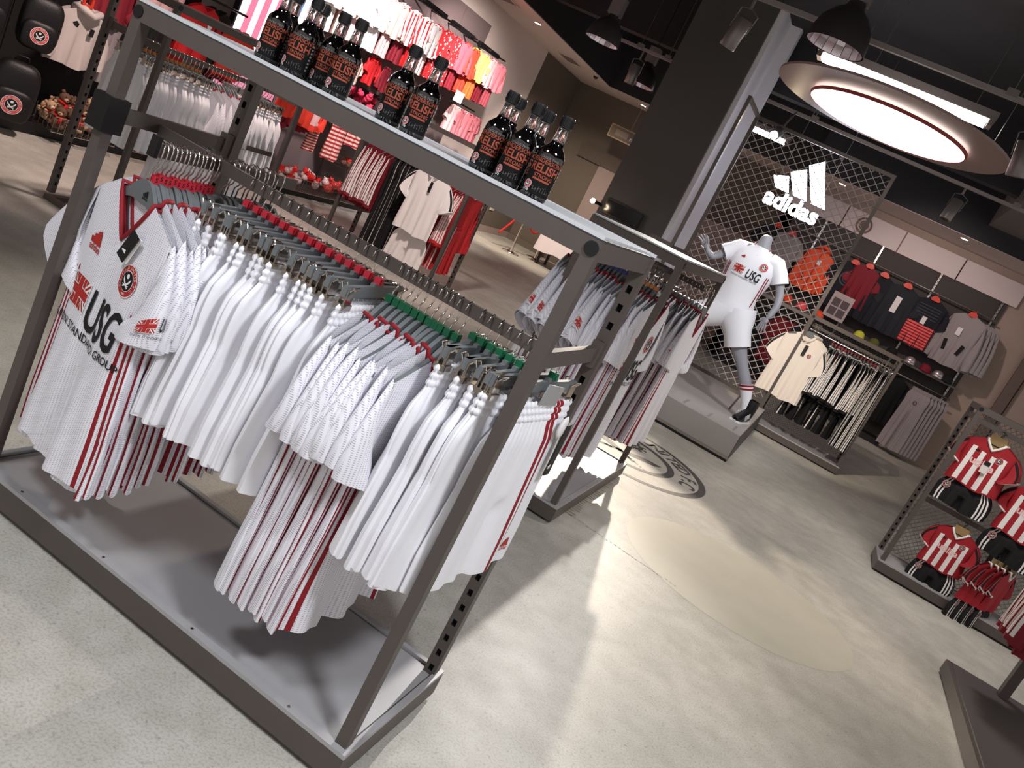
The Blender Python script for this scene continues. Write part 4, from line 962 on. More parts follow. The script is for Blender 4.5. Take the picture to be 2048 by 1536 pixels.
for k in range(3): kit(1.775+.012*k, 5.085+.03*k, 1.215, -.16-.05*k, 'red and white striped kit hidden behind the price tagged one', 'kits behind the tagged kit', 1, False)
kit(1.885, 5.04, .545, -.10, 'red and white striped kit hung lowest on the mesh rack, no price tag', None, .86)
for k in range(2): kit(1.90, 5.075+.03*k, .545, -.08-.06*k, 'red striped kit tucked behind the lowest kit on the mesh rack', 'kits behind the lowest kit', .86, False)
for k in range(4): kit(2.19+.02*k, 5.03+.03*k, 1.06, -.35-.04*k, 'red and white striped kit hung lower down on the mesh rack beside the tagged kit', 'kits beside the tagged kit', 1.02, k == 0)
for k in range(4): kit(2.16+.045*k, 4.97+.02*k, .47, .75+.1*k, 'red and black kit turned sideways at the foot of the mesh rack', 'sideways kits at the foot', .86, False)
# ------------------------------------------------------------------ low base with maroon jackets at the corner
r7 = thing('garment_stand', 'low grey base and single post stand with maroon jackets', 'clothes rack', (1.9, 2.9, 0))
MB().box((-.025, -1.2, .012), (1.1, .655, .085)).build('base', RACK, r7); MB().box((0, -1.17, .085), (1.07, .63, .09)).build('tray', mat('tray_dark', (96, 90, 90), .4, .4), r7)
MB().box((.24, .52, .09), (.29, .57, 1.35)).build('post', RACK, r7); MB().box((.24, .1, 1.1), (.29, .52, 1.13)).build('arm', RACK, r7); MB().box((.0, -1.15, 0), (1.05, .62, .012)).build('plinth', BLACKP, r7)
for i in range(6):
    place_tee(JM[i % 2], 'track_jacket', 'maroon jacket hanging over the low corner base', 'jacket', (2.17, 3.40-.055*i, 1.02), .35+.12*math.sin(i*2), 'maroon jackets on the corner stand')

# ================================================================== CEILING FIXTURES
LAMPG = mat('lamp_grey', (132, 124, 122), .4, .5); REFL = mat('lamp_reflector', (225, 215, 220), .2, .9)
def emis(name, col, e):
    m = mat(name, col, .5); b = m.node_tree.nodes['Principled BSDF']; b.inputs['Emission Color'].default_value = lin(col); b.inputs['Emission Strength'].default_value = e; return m
TUBE = emis('tube_light', (255, 250, 244), 7); DIFF = emis('disc_glow', (255, 248, 242), 2.2); SIGN = emis('sign_white', (236, 240, 255), 9); BULB = emis('bulb_warm', (255, 226, 190), 60); DOWN = emis('downlight_glow', (255, 238, 225), 12)
def dome(x, y, label):
    t = thing('pendant_lamp', label, 'lamp', (x, y, 3.02))
    mb = MB(); prof_ = [(.205, 0), (.200, .06), (.175, .15), (.12, .22), (.065, .26), (.055, .30)]
    mb.lathe(prof_, 36, cap=False); mb.build('shade', mat('shade_charcoal', (64, 58, 60), .35, .3), t, True)
    q = MB(); n = 18
    for k in range(n):
        a0, a1 = 2*PI*k/n, 2*PI*(k+.94)/n
        for (ra, za), (rb, zb) in zip([(.196, .002), (.185, .07), (.16, .13)], [(.185, .07), (.16, .13), (.08, .20)]):
            q.add([(ra*math.cos(a0), ra*math.sin(a0), za), (ra*math.cos(a1), ra*math.sin(a1), za), (rb*math.cos(a1), rb*math.sin(a1), zb), (rb*math.cos(a0), rb*math.sin(a0), zb)], [(0, 3, 2, 1)])
    q.build('reflector', REFL, t); MB().box((-.07, -.06, .30), (.07, .06, .50)).build('gear_box', LAMPG, t); MB().cyl((0, 0, .5), (0, 0, 1.27), .006).build('stem', BLACKP, t)
dome(-3.30, 7.75, 'grey dome pendant lamp below the track end by the white soffit'); dome(-3.30, 9.6, 'pale lit dome pendant lamp beside the dark column'); dome(-.47, 4.45, 'grey dome pendant lamp with faceted reflector near the disc light')
def spot(x, y, z, label, rx=0, ry=0):
    t = thing('track_spot', label, 'spotlight', (x, y, z)); Rm = Matrix.Rotation(rx, 4, 'X')@Matrix.Rotation(ry, 4, 'Y')
    MB().lathe([(.062, -.235), (.064, -.23), (.064, 0), (.056, .004)], 24).xf(Rm).build('housing', LAMPG, t, True); MB().lathe([(.052, -.2362), (.050, -.234)], 20).xf(Rm).build('lens', mat('lens_dark', (40, 38, 40), .2), t)
    MB().tube([(-.072, 0, -.10), (-.074, 0, .05), (0, 0, .075), (.074, 0, .05), (.072, 0, -.10)], .005, 6).xf(Rm).build('yoke', LAMPG, t); MB().cyl((0, 0, .07), (0, 0, 3.285-z), .012).build('adapter', LAMPG, t)
spot(-1.25, 5.06, 3.13, 'grey cylinder spotlight on the track in front of the column', .25, .2); spot(-3.15, 8.75, 3.10, 'small grey cylinder spotlight between the two dome pendants', .1, 0)
spot(.83, 8.62, 3.14, 'grey cylinder spotlight over the striped trousers rack', -.1, .1); spot(.90, 5.06, 3.08, 'grey cylinder spotlight at the track by the big disc light', .15, -.2)
def track(x0, x1, y, label, z=3.3):
    t = thing('light_track', label, 'light track', ((x0+x1)/2, y, z)); h = (x1-x0)/2
    MB().box((-h, -.018, -.018), (h, .018, .018)).build('rail', mat('track_grey', (150, 140, 138), .45, .4), t)
    for k in range(3):
        x = -h*.8+h*.8*k; MB().box((x-.04, -.024, .0), (x+.04, .024, .05)).build('feed_clip', LAMPG, t); MB().cyl((x, 0, .05), (x, 0, 1.0), .003, n=5).build('wire', STEEL, t)
track(-1.9, 3.2, 5.06, 'long grey light track crossing above the big disc light'); track(-1.5, 4.2, 8.62, 'grey light track over the mesh screen and trousers rack'); track(-3.7, -2.75, 8.78, 'short grey light track holding the small spotlight by the domes')
t = thing('disc_light', 'large round brown disc with glowing white centre hung from ceiling', 'lamp', (-.05, 6.2, 3.1)); MB().lathe([(.40, .0), (1.0, 0), (1.0, .02), (.40, .02), (.40, 0)], 72, cap=False).build('outer_disc', mat('disc_taupe', (150, 128, 122), .45), t)
MB().lathe([(.01, -.055), (.67, -.05), (.68, -.045), (.68, -.03), (.01, -.03)], 64).build('glowing_disc', DIFF, t, False); MB().lathe([(.672, -.053), (.686, -.050), (.686, -.028), (.672, -.028)], 64, cap=False).build('red_edge', mat('edge_red', (150, 60, 56), .6), t)
for a in (0, 2.1, 4.2): MB().cyl((.8*math.cos(a), .8*math.sin(a), .02), (.8*math.cos(a), .8*math.sin(a), 1.2), .003, n=5).build('wire', STEEL, t)
def batten(x, y, z, L, label, tubes=2):
    t = thing('strip_light', label, 'lamp', (x, y, z)); MB().box((-L/2-.06, -.07, .0), (L/2+.06, .07, .07)).build('housing', LAMPG, t)
    for k in range(tubes): MB().cyl((-L/2, -.05+.1*k, -.03), (L/2, -.05+.1*k, -.03), .028, n=14).build('tube', TUBE, t)
    for sx in (-1, 1): MB().box((sx*(L/2+.03)-.02, -.08, -.05), (sx*(L/2+.03)+.02, .08, .0)).build('end_holder', LAMPG, t); MB().cyl((sx*L*.4, 0, .07), (sx*L*.4, 0, 4.3-z), .003, n=5).build('wire', STEEL, t)
batten(-.10, 6.45, 3.45, 1.45, 'bright twin tube strip light above the big disc'); batten(-1.95, 10.9, 3.32, 1.0, 'bright strip light hung beyond the mesh screen')
t = thing('track_spot', 'glaring warm spotlight facing into the shop from the track', 'spotlight', (-1.14, 8.0, 2.90)); Rm = Matrix.Rotation(-1.15, 4, 'X')@Matrix.Rotation(0, 4, 'Y')
MB().lathe([(.055, -.02), (.06, 0), (.06, .16), (.05, .165)], 24).xf(Rm).build('housing', LAMPG, t, True); MB().lathe([(.046, -.021), (.001, -.0215)], 20, cap=False).xf(Rm).build('bulb', BULB, t); MB().cyl((0, .1, .05), (0, .60, .40), .01).build('adapter', LAMPG, t)
t = thing('track_spot', 'small glaring ball low by the screens on the column', 'spotlight', (-2.72, 8.25, 1.43)); MB().ball((0, 0, 0), .030, 12).build('bulb', BULB, t, True); MB().cyl((0, .02, 0), (0, .36, 0), .02).build('arm', BLACKP, t)  # glowing ball on an arm, put in for one bright point
# soffit downlights
for i, (x, y) in enumerate(((-5.35, 8.6), (-5.3, 10.2), (-4.45, 13.75), (1.3, 12.35), (-.6, 12.4), (-5.4, 6.6))):
    t = thing('downlight', 'small recessed downlight in the white soffit', 'lamp', (x, y, 3.3), 0, 'soffit downlights'); MB().lathe([(.055, -.004), (.075, -.004), (.075, .0), (.055, .0)], 20, cap=False).build('ring', mat('ring_white', (225, 215, 208), .5), t); MB().lathe([(.055, -.002), (.001, -.0021)], 16, cap=False).build('lens', DOWN, t)
for x, y in ((-5.5, 9.3), (-5.45, 12.2)):
    t = thing('ceiling_vent', 'square air grille in the white soffit', 'vent', (x, y, 3.3), 0, 'soffit grilles'); MB().box((-.16, -.28, -.012), (.16, .28, 0)).build('frame', SOF, t)
    for k in range(8): MB().box((-.13, -.24+.06*k, -.016), (.13, -.215+.06*k, -.011)).build('slat', mat('vent_shadow', (120, 104, 98), .8), t)
t = thing('security_camera', 'small dome security camera under the soffit corner', 'camera', (-5.05, 12.55, 3.3)); MB().lathe([(.06, 0), (.06, -.03), (.05, -.035)], 20).build('mount', SOF, t); MB().ball((0, 0, -.035), (.045, .045, .045), 14).build('dome', mat('smoked_dome', (30, 28, 28), .1), t, True)
# glowing sign: three bars and a mountain, lit white
t = thing('lit_sign', 'glowing white three bar logo sign hung behind the mesh screen', 'sign', (-.72, 9.0, 2.5))
for n_, pts in (('bar', [(-.28, .02), (-.11, .02), (-.20, .19), (-.36, .13)]), ('bar', [(-.05, .02), (.12, .02), (-.05, .34), (-.20, .24)]), ('bar', [(.18, .02), (.35, .02), (.09, .50), (-.05, .39)]), ('word', [])):
    pts = [(x, z) for x, z in pts]
    if n_ == 'word':
        put('lettering', Print().text('adidas', 0, 0, .27, 0, 0, bold=.010).mesh('lettering', [SIGN], lambda x, y, z: (x+.0, -.042, y-.11)), t)
    else: MB().prism(pts, -.04, .02).build('bar', SIGN, t)
for x in (-.3, .25): MB().cyl((x, 0, .1), (x, 0, 1.8), .003, n=5).build('wire', STEEL, t)
# ================================================================== RIGHT BACK WALL
DKP = mat('fixture_charcoal', (66, 60, 58), .7, noise=.05, nscale=4); PANEL = mat('fixture_panel_white', (214, 198, 196), .6)
wf = thing('wall_fixture', 'charcoal wall fixture with pale top panels behind the trousers rack', 'wall fixture', (.65, 13.39, 0))
MB().box((-1.75, -.05, .1), (1.75, 0, 2.82)).build('back_board', DKP, wf)
for k in range(4): MB().box((-1.50-.22+.97*k-.28, -.09, 2.82), (-1.50-.22+.97*k+.67, -.05, 3.17)).build('panel', PANEL, wf)
for k in range(4): slotted_post(-1.24+.97*k, -.07, .1, 3.15, .026, .03, 0, pitch=.06, sw=.008, sh=.03).build('slotted_post', [STEEL, RACKD], wf)
MB().cyl((-1.75, -.22, 2.50), (1.72, -.22, 2.50), .014, n=10).build('hanging_rail', STEEL, wf); MB().box((-1.75, -.45, 1.33), (1.75, -.03, 1.36)).build('shelf', RACK, wf); MB().cyl((-1.75, -.30, 1.15), (1.75, -.30, 1.15), .014, n=10).build('hanging_rail', STEEL, wf)
MB().box((-1.75, -.5, 0), (1.2, -.0, .10)).build('plinth', BLACKP, wf)
ORH = mat('hanger_orange', (216, 60, 36), .45); NAVY = mat('navy_fabric', (22, 24, 32), .85, noise=.1, nscale=30); GREYF = mat('grey_marl', (150, 142, 142), .85, noise=.12, nscale=80); ORF = mat('orange_fabric', (232, 84, 44), .7); CHF = mat('charcoal_marl', (112, 108, 110), .85, noise=.12, nscale=60); PINKF = mat('hot_coral', (240, 90, 90), .7)
FADE = stripe_mat('coral_stripes', (240, 92, 92), (120, 24, 32), 2, .045, .62, .7)
AT = Tee(W=.25, L=.80, Wh=.26, V=.06, neck=.085, slen=.28, sout=.14, cuff=.09, amp=.012, ph=.6, depth=.03, hemd=.035); AH = Tee(W=.26, L=.80, Wh=.26, V=.04, neck=.09, slen=.68, sout=.10, cuff=.055, amp=.012, ph=1.6, depth=.035, hemd=.04)
def walltop(x, y, z, m, label, tee='at', rot=0., name='t_shirt', cat='shirt', s_=1., extra=None, hang=True, group=None, hm=None):
    te = {'at': AT, 'ah': AH}[tee]; t = place_tee(tee_meshes(tee+m.name, te, [m, m], None, False), name, label, cat, (x, y, z), rot, group); t.scale = (s_, 1.2, s_)
    if hang:
        h = thing('plastic_hanger', 'orange plastic hanger showing above '+' '.join(label.split()[:7]).rstrip(','), 'hanger', (x, y, z), rot, None); MB().prism([(-.09, -.02), (.09, -.02), (.05, .045), (.02, .06), (-.02, .06), (-.05, .045)], -.008, .008).build('body', hm or ORH, h); MB().cyl((0, 0, .06), (0, .08, .10), .006, n=6).build('hook', hm or ORH, h)
    return t
WY = 13.06
walltop(-.95, WY, 2.36, GREYF, 'pale grey t-shirt on the wall rail behind the mesh screen', s_=.9)
walltop(-1.22, WY+.02, 2.38, NAVY, 'black t-shirt highest on the wall rail behind the mesh screen', s_=.9)
t = walltop(-.38, WY, 2.33, ORF, 'bright orange hooded jacket with dark pockets on the wall', 'ah', 0, 'hooded_jacket', 'jacket', .85)
MB().tube([(-.11, .0, 0), (-.09, -.05, .05), (0, -.07, .085), (.09, -.05, .05), (.11, 0, 0)], .035, 8).build('hood', ORF, t, True)
for sg in (-1, 1): MB().obox((sg*.12, -.05, -.58), (.016, .006, .15), Matrix.Rotation(sg*.25, 3, 'Y')).build('pocket', BLACKF, t)
MB().cbox((0, -.052, -.4), (.006, .004, .7)).build('zip', BLACKF, t); MB().cbox((.03, -.056, -.22), (.07, .003, .10)).build('price_tag', MATS['tag_white2'], t)
t = walltop(.14, WY, 2.38, NAVY, 'navy t-shirt with round grey print on the wall rail'); P = Print(); P.ring(0, -.28, .09, .11).ring(0, -.28, .05, .06).disc(0, -.28, .03)
put('chest_print', P.mesh('chest_print', [mat('print_grey', (78, 78, 84), .8)], AT.front_map(), .03), t)
walltop(.36, WY-.02, 2.42, MAR, 'dark red and navy polo on the wall rail with white tag', s_=.85)
t = walltop(.62, WY, 2.40, NAVY, 'plain navy t-shirt between the red polo and tagged shirt on the wall')
t = walltop(1.0, WY-.02, 2.40, mat('slate_black', (34, 36, 42), .85), 'black polo with long pale swing tag on the wall rail'); MB().cbox((-.02, -.05, -.32), (.09, .003, .26)).build('swing_tag', MATS['tag_white2'], t)
t = walltop(1.45, WY, 2.40, NAVY, 'black polo with coral striped lower half on the wall rail')
P = Print(); P.poly([(-.235, -.42), (.235, -.42), (.25, -.78), (-.25, -.78)], 0, 0); put('striped_panel', P.mesh('striped_panel', [FADE], AT.front_map(), .04), t); MB().cbox((.0, -.05, -.35), (.07, .003, .12)).build('price_tag', MATS['tag_white2'], t)
for k in range(5): MB().cbox((0, -.036, -.12-.045*k), (.34, .004, .006)).build('chest_stripe', mat('stripe_slate', (92, 92, 98), .8), t)
t = walltop(2.02, WY-.1, 2.42, GREYF, 'grey marl sweatshirt with dark pockets at the end of the wall rail', 'ah', -.45, 'sweatshirt', 'sweatshirt', 1.05)
for sg in (-1, 1): MB().obox((sg*.12, -.055, -.52), (.05, .006, .16), Matrix.Rotation(sg*.2, 3, 'Y')).build('pocket', BLACKF, t)
MB().cbox((-.03, -.056, -.28), (.075, .003, .12)).build('price_tag', MATS['tag_white2'], t)
for k in range(4): walltop(2.06+.07*k, WY-.06+.035*k, 2.40, GREYF, 'grey marl sweatshirt behind the pocketed one on the wall rail', 'ah', -.5, 'sweatshirt', 'sweatshirt', 1.0, hang=False, group='grey sweatshirts in a row')
for k, (x, m) in enumerate(((-.9, NAVY), (-.6, NAVY), (-.3, MAR), (0, NAVY), (.3, NAVY), (.55, MAR), (.8, BLACKF), (1.05, NAVY), (1.3, MAR), (1.55, BLACKF))):
    walltop(x, 13.12, 1.12, m, ('maroon' if m is MAR else 'black')+' top in the dim lower row below the wall shelf', 'at', .1*math.sin(k), hang=False, group='dim lower row '+('maroon' if m is MAR else 'black'))
YG = mat('acid_green', (196, 200, 60), .7)
for k in range(5): walltop(-1.4+.13*k, 12.8, .98, YG if k % 2 == 0 else mat('olive', (90, 92, 40), .8), 'yellow green training bib hung low behind the mannequin leg', 'at', PI/2, 'training_bib', 'bib', .55, hang=False, group='yellow green bibs')
GJ = shorts_meshes('jogger', Shorts(W=.17, Wh=.20, L=1.02, crotch=.36, band=.05, ph=.4, amp=.016, depth=.03), [GREYF, PWF])
for k in range(6): place_shorts(GJ, 'jogging_trousers', 'grey marl jogging trousers with round patch below the sweatshirts' if k == 0 else 'grey marl jogging trousers behind the patched pair', 'trousers', (1.96+.06*k, 12.72+.05*k, 1.10), -.5, None if k == 0 else 'grey joggers in a row')
t = [o for o in bpy.data.objects if o.name.startswith('jogging_trousers')][0]; P = Print(); P.ring(.02, -.22, .022, .03); put('patch', P.mesh('patch', [BLACKF], lambda x, y, z: (x, -.055, y)), t)
t = thing('photo_poster', 'pale poster with four dark photos among the navy shirts', 'poster', (.26, 12.92, 1.45)); MB().box((-.17, 0, 0), (.17, .01, .42)).build('sheet', mat('poster_paper', (176, 160, 158), .7), t)
for i in range(2):
    for j in range(2): MB().box((-.13+.14*i, -.004, .05+.15*j), (-.01+.14*i, 0, .18+.15*j)).build('photo', mat('photo_dark', (84, 74, 74), .7, noise=.5, nscale=40), t)
rr = random.Random(5)
for k, (x, c) in enumerate(((-.5, ORF), (-.25, PINKF), (.05, ORF), (.75, YG), (1.0, mat('olive', (90, 92, 40), .8)), (1.3, BLACKF), (1.6, mat('silver_pack', (190, 180, 180), .3, .7)), (1.85, MAR), (2.05, MATS['silver_pack']), (2.2, BLACKF))):
    t = thing('folded_hat', ('folded woolly hat on the wall shelf, ' + ('orange', 'coral', 'orange beside navy', 'acid green', 'olive', 'black', 'silver', 'maroon', 'silver beside maroon', 'black at the end')[k]), 'hat', (x, 12.98, 1.36)); MB().ball((0, 0, .05), (.085, .07, .075), 12).build('crown', c, t, True); MB().lathe([(.085, 0), (.09, .01), (.09, .04), (.082, .045)], 16).build('brim', c, t, True)
struct('trim_3', MB().box((3.0, 13.34, 0), (3.16, 13.4, 3.3)), mat('trim_brown', (110, 94, 86), .8)); struct('trim_4', MB().box((3.18, 13.36, 0), (3.21, 13.4, 3.3)), MATS['trim_brown'])
t = thing('wall_emblem', 'small round brown emblem on the white wall panel', 'emblem', (-.05, 13.28, 2.98)); mb = MB().lathe([(.10, 0), (.13, 0), (.13, .012), (.10, .012), (.10, 0)], 28, cap=False); mb.lathe([(.0, .0), (.075, .0), (.075, .008), (.0, .008)], 24).xf(Matrix.Rotation(PI/2, 4, 'X')).build('roundel', mat('emblem_brown', (112, 84, 76), .6), t)
# ================================================================== FAR END: table, ropes, sign, screens
t = thing('table', 'table under a white cloth by the rope posts', 'table', (-4.28, 12.95, 0)); MB().box((-.42, -.32, .70), (.42, .32, .73)).build('top', BLACKP, t)
for sx in (-1, 1):
    for sy in (-1, 1): MB().box((sx*.32-.02, sy*.23-.02, 0), (sx*.32+.02, sy*.23+.02, .70)).build('leg', BLACKP, t)
CL = mat('table_linen', (226, 214, 218), .8)
mb = MB(); n = 56
def clf(a, v):
    c, s_ = math.cos(a), math.sin(a); k = 1/max(abs(c)/.44, abs(s_)/.34); d = v*.46
    if v <= .001: return (c*k, s_*k, .735)
    return (c*(k+.03*v+.012*v*math.sin(9*a)), s_*(k+.03*v+.012*v*math.cos(7*a)), .735-d-.05*v*math.sin(2*a)**2)
mb.grid(clf, [2*PI*i/n for i in range(n)], [0, .1, .4, .7, 1], 0, close=True); mb.add([clf(2*PI*i/n, 0) for i in range(n)], [tuple(range(n))])
o = mb.build('tablecloth', CL, None, True); o.location = (-4.28, 12.95, 0); tag(o, 'white cloth hanging over the small table by the ropes', 'tablecloth')
ROPE = mat('rope_red', (204, 40, 40), .7)
for i, (x, y) in enumerate(((-4.93, 12.2), (-4.84, 13.2))):
    t = thing('rope_post', 'chrome rope post '+('with the slack rope end hanging, standing free on the floor' if i == 0 else 'standing closest to the cloth covered table'), 'rope post', (x, y, 0)); MB().lathe([(.16, 0), (.165, .012), (.05, .03), (.022, .04)], 28).build('base', CHROME, t, True); MB().cyl((0, 0, .03), (0, 0, .95), .022, n=14).build('pole', CHROME, t); MB().ball((0, 0, .97), .04, 12).build('finial', CHROME, t, True)
def sag(a, b, d, n=14): return [tuple(Vector(a).lerp(Vector(b), k/n)+Vector((0, 0, -d*4*(k/n)*(1-k/n)))) for k in range(n+1)]
def rope(a, b, d, lab):
    o = MB().tube(sag(a, b, d), .018, 8).build('barrier_rope', ROPE, None, True); tag(o, lab, 'rope')
rope((-4.93, 12.22, .9), (-4.84, 13.18, .9), .45, 'red rope slung between the two chrome posts'); rope((-4.96, 12.18, .9), (-5.25, 12.1, .22), .05, 'red rope hanging down beside the free standing post')
t = thing('wall_socket', 'white double socket on the taupe wall', 'socket', (-5.99, 13.1, .48)); MB().box((0, -.09, -.05), (.012, .09, .05)).build('plate', mat('socket_white', (214, 206, 200), .4), t); MB().box((.012, -.05, -.02), (.016, .05, .02)).build('switch', MATS['socket_white'], t)
t = thing('hanging_sign', 'small framed sign hung by a chain from the soffit', 'sign', (-4.42, 13.45, 2.55)); t.scale = (.72, 1, .72); FRM = mat('frame_gold', (176, 158, 128), .4, .5)
for q in (((-.42, -.01, 0), (.42, .01, .025)), ((-.42, -.01, .30), (.42, .01, .325)), ((-.42, -.01, .025), (-.395, .01, .30)), ((.395, -.01, .025), (.42, .01, .30))): MB().box(*q).build('frame_bar', FRM, t)
MB().box((-.395, -.004, .025), (.395, .004, .30)).build('panel', mat('sign_brown', (120, 104, 92), .6), t); MB().box((-.25, -.008, .09), (.10, -.004, .24)).build('notice', mat('notice', (150, 134, 122), .6), t)
put('lettering', Print().text('PU', .28, .12, .11).mesh('lettering', [PWHT], lambda x, y, z: (x-.05, -.006, y)), t)
ch = MB(); 
for k in range(17): ch.tube([(.10+.012*math.cos(a), .012*math.sin(a) if k % 2 else 0, .345+.04*k+(.022*math.sin(a) if True else 0)) for a in [2*PI*j/8 for j in range(8)]], .004, 4, closed=True)
ch.build('chain', FRM, t)
for i, (x0, x1, z0, z1) in enumerate(((-2.66, -2.16, 1.36, 1.55), (-2.70, -2.20, 1.05, 1.31))):
    t = thing('wall_screen', 'black flat screen '+('upper' if i == 0 else 'lower')+' of two on the dark column', 'screen', ((x0+x1)/2, 8.585, z0)); h = (x1-x0)/2; MB().box((-h, -.03, 0), (h, .0, z1-z0)).build('bezel', BLACKP, t); MB().box((-h+.015, -.032, .015), (h-.015, -.03, z1-z0-.015)).build('glass', mat('screen_black', (10, 10, 11), .15), t)
# ================================================================== LEFT WALL
MV = mat('fixture_mauve', (118, 104, 104), .75); BKP = mat('fixture_black', (30, 27, 28), .7)
lf = thing('wall_fixture', 'mauve wall panels with black rails holding the childrenswear', 'wall fixture', (-5.99, 8.0, 0))
for k in range(5): MB().box((0, -2.15+.86*k, .1), (.06, -1.30+.86*k, 3.0)).build('panel', MV, lf)
for k in range(9): MB().cyl((.06, -2.0+.5*k, 2.66), (.56, -2.0+.5*k+.02, 2.62), .012, n=8).build('face_out_arm', BLACKP, lf)
for k in range(5): MB().box((.40, -2.1+.86*k, 2.60), (.46, -1.45+.86*k, 2.66)).build('rail', BLACKP, lf)
MB().box((.06, -1.1, 1.12), (.60, .35, 1.145)).build('shelf', RACK, lf); MB().box((.06, -.3, 1.145), (.58, -.27, 1.40)).build('divider', RACK, lf); MB().box((.0, -2.15, 0), (.62, 2.1, .10)).build('plinth', BLACKP, lf); MB().cyl((.40, -2.1, 1.13), (.40, -.6, 1.13), .012, n=8).build('rail', BLACKP, lf); MB().cyl((.40, 1.3, 1.80), (.40, 2.1, 1.80), .012, n=8).build('rail', BLACKP, lf)
lf2 = thing('wall_fixture', 'dark wall panels behind the backpacks and red tops', 'wall fixture', (-5.99, 4.2, 0))
for k in range(3): MB().box((0, -1.9+.86*k, .1), (.06, -1.05+.86*k, 2.6)).build('panel', BKP, lf2)
MB().box((0, -1.9, 0), (.62, 1.0, .10)).build('plinth', BLACKP, lf2); MB().cyl((.45, -1.7, 1.52), (.45, .85, 1.52), .012, n=8).build('rail', BLACKP, lf2)
lp = thing('lit_poster', 'bright backlit poster of red and white striped shirts', 'poster', (-5.62, 5.45, .45)); MB().box((-.06, -.46, 0), (0, .46, 2.3)).build('frame', BKP, lp)
PST = emis('poster_white', (255, 244, 250), 2.6); PSR = emis('poster_red', (214, 96, 120), 1.6); PSB = emis('poster_blue', (70, 104, 170), 1.2); PSP = emis('poster_pink', (196, 128, 150), .9)
P = Print(); P.rect(-.44, .02, .44, 2.28, 0, 0)
for k in range(4): P.poly([(-.36+.17*k, .62), (-.27+.17*k, .62), (-.22+.17*k, 2.27), (-.31+.17*k, 2.27)], 1, 1)
P.poly([(.18, .75), (.30, .70), (.36, 1.3), (.40, 2.0), (.26, 2.1), (.24, 1.4)], 2, 2).poly([(-.42, 1.5), (-.30, 1.3), (-.26, 2.0), (-.40, 2.2)], 2, 2).rect(-.44, .02, .44, .60, 3, 2); P.poly([(.30, 1.75), (.44, 1.7), (.44, 2.1), (.34, 2.15)], 1, 3)
put('picture', P.mesh('picture', [PST, PSR, PSB, PSP], lambda x, y, z: (.004+z, x, y)), lp)
# kids garments
KC = {n: mat('kid_'+n, c, .75, noise=.08, nscale=50) for n, c in dict(white=(246, 238, 236), cream=(226, 198, 186), red=(206, 30, 36), maroon=(130, 22, 40), coral=(236, 64, 44), yellow=(240, 214, 110), pink=(222, 128, 140), rose=(186, 82, 96), grey=(150, 140, 144), blush=(238, 190, 190), black=(18, 17, 18), orange=(240, 110, 50)).items()}
def dots(name, a, b):
    m = mat(name, a, .75); nt = m.node_tree; v = nt.nodes.new('ShaderNodeTexVoronoi'); v.inputs['Scale'].default_value = 22; tc = nt.nodes.new('ShaderNodeTexCoord'); nt.links.new(tc.outputs['Object'], v.inputs['Vector']); g = nt.nodes.new('ShaderNodeMath'); g.operation = 'LESS_THAN'; g.inputs[1].default_value = .28; nt.links.new(v.outputs['Distance'], g.inputs[0]); mx = nt.nodes.new('ShaderNodeMix'); mx.data_type = 'RGBA'; mx.inputs[6].default_value = lin(a); mx.inputs[7].default_value = lin(b); nt.links.new(g.outputs[0], mx.inputs[0]); nt.links.new(mx.outputs[2], nt.nodes['Principled BSDF'].inputs['Base Color']); return m
KC['dots'] = dots('kid_dots', (176, 28, 36), (240, 210, 205)); KC['stripe'] = stripe_mat('kid_stripe', (168, 34, 46), (230, 196, 184), 2, .040, .5, .8); KC['mix'] = stripe_mat('kid_mix', (248, 238, 236), (206, 40, 50), 0, .07, .62, .8); KC['zebra'] = stripe_mat('kid_zebra', (232, 224, 236), (60, 48, 60), 0, .035, .5, .8)
KTEE = Tee(W=.135, L=.33, Wh=.15, V=.035, neck=.05, slen=.13, sout=.06, cuff=.055, amp=.012, k=2.5, ph=.5, depth=.02, hemd=.03); KLS = Tee(W=.14, L=.34, Wh=.15, V=.03, neck=.05, slen=.27, sout=.05, cuff=.038, amp=.012, k=2.5, ph=1.5, depth=.02, hemd=.03)
KPN = Shorts(W=.11, Wh=.125, L=.52, crotch=.17, band=.03, ph=.4, amp=.010, depth=.02); KSH = Shorts(W=.13, Wh=.16, L=.28, crotch=.15, band=.03, ph=.4, amp=.01, depth=.02)
def kid(kind, c, x, y, z, label, s_=1., rot=PI/2, group=None, sz=1.):
    m = KC[c]
    if kind in 'TL':
        te = KTEE if kind == 'T' else KLS; k = 'kid'+kind+c
        if k not in MESH: MESH[k] = (te.body(nu=20, nv=10).mesh('body', m, True), te.sleeve(-1, 10, 5).mesh('sleeve', m, True), te.sleeve(1, 10, 5).mesh('sleeve', m, True), te.collar(.006).mesh('collar', m, True))
        t = place_tee(MESH[k], 'kids_shirt', label, 'kids shirt', (x, y, z), rot, group)
    else:
        p = KPN if kind == 'P' else KSH; k = 'kid'+kind+c
        if k not in MESH: a_, b_ = p.split(p.body(None, 24, 14)); MESH[k] = (a_.mesh('body', m, True), b_.mesh('waistband', m, True))
        t = place_shorts(MESH[k], 'kids_trousers' if kind == 'P' else 'kids_shorts', label, 'kids trousers' if kind == 'P' else 'kids shorts', (x, y, z), rot, group)
    t.scale = (s_, s_, s_*sz); return t
UP = [('white', 'white'), ('cream', 'cream'), ('white', 'blush'), ('white', 'white'), ('cream', 'blush'), ('mix', 'maroon'), ('mix', 'red'), ('white', 'mix'), ('dots', 'dots'), ('dots', 'dots'), ('rose', 'maroon'), ('coral', 'coral'), ('yellow', 'orange'), ('blush', 'maroon'), ('pink', 'rose')]
NM = {'mix': 'red and white', 'dots': 'red polka dot', 'stripe': 'red and cream striped', 'zebra': 'grey and white'}
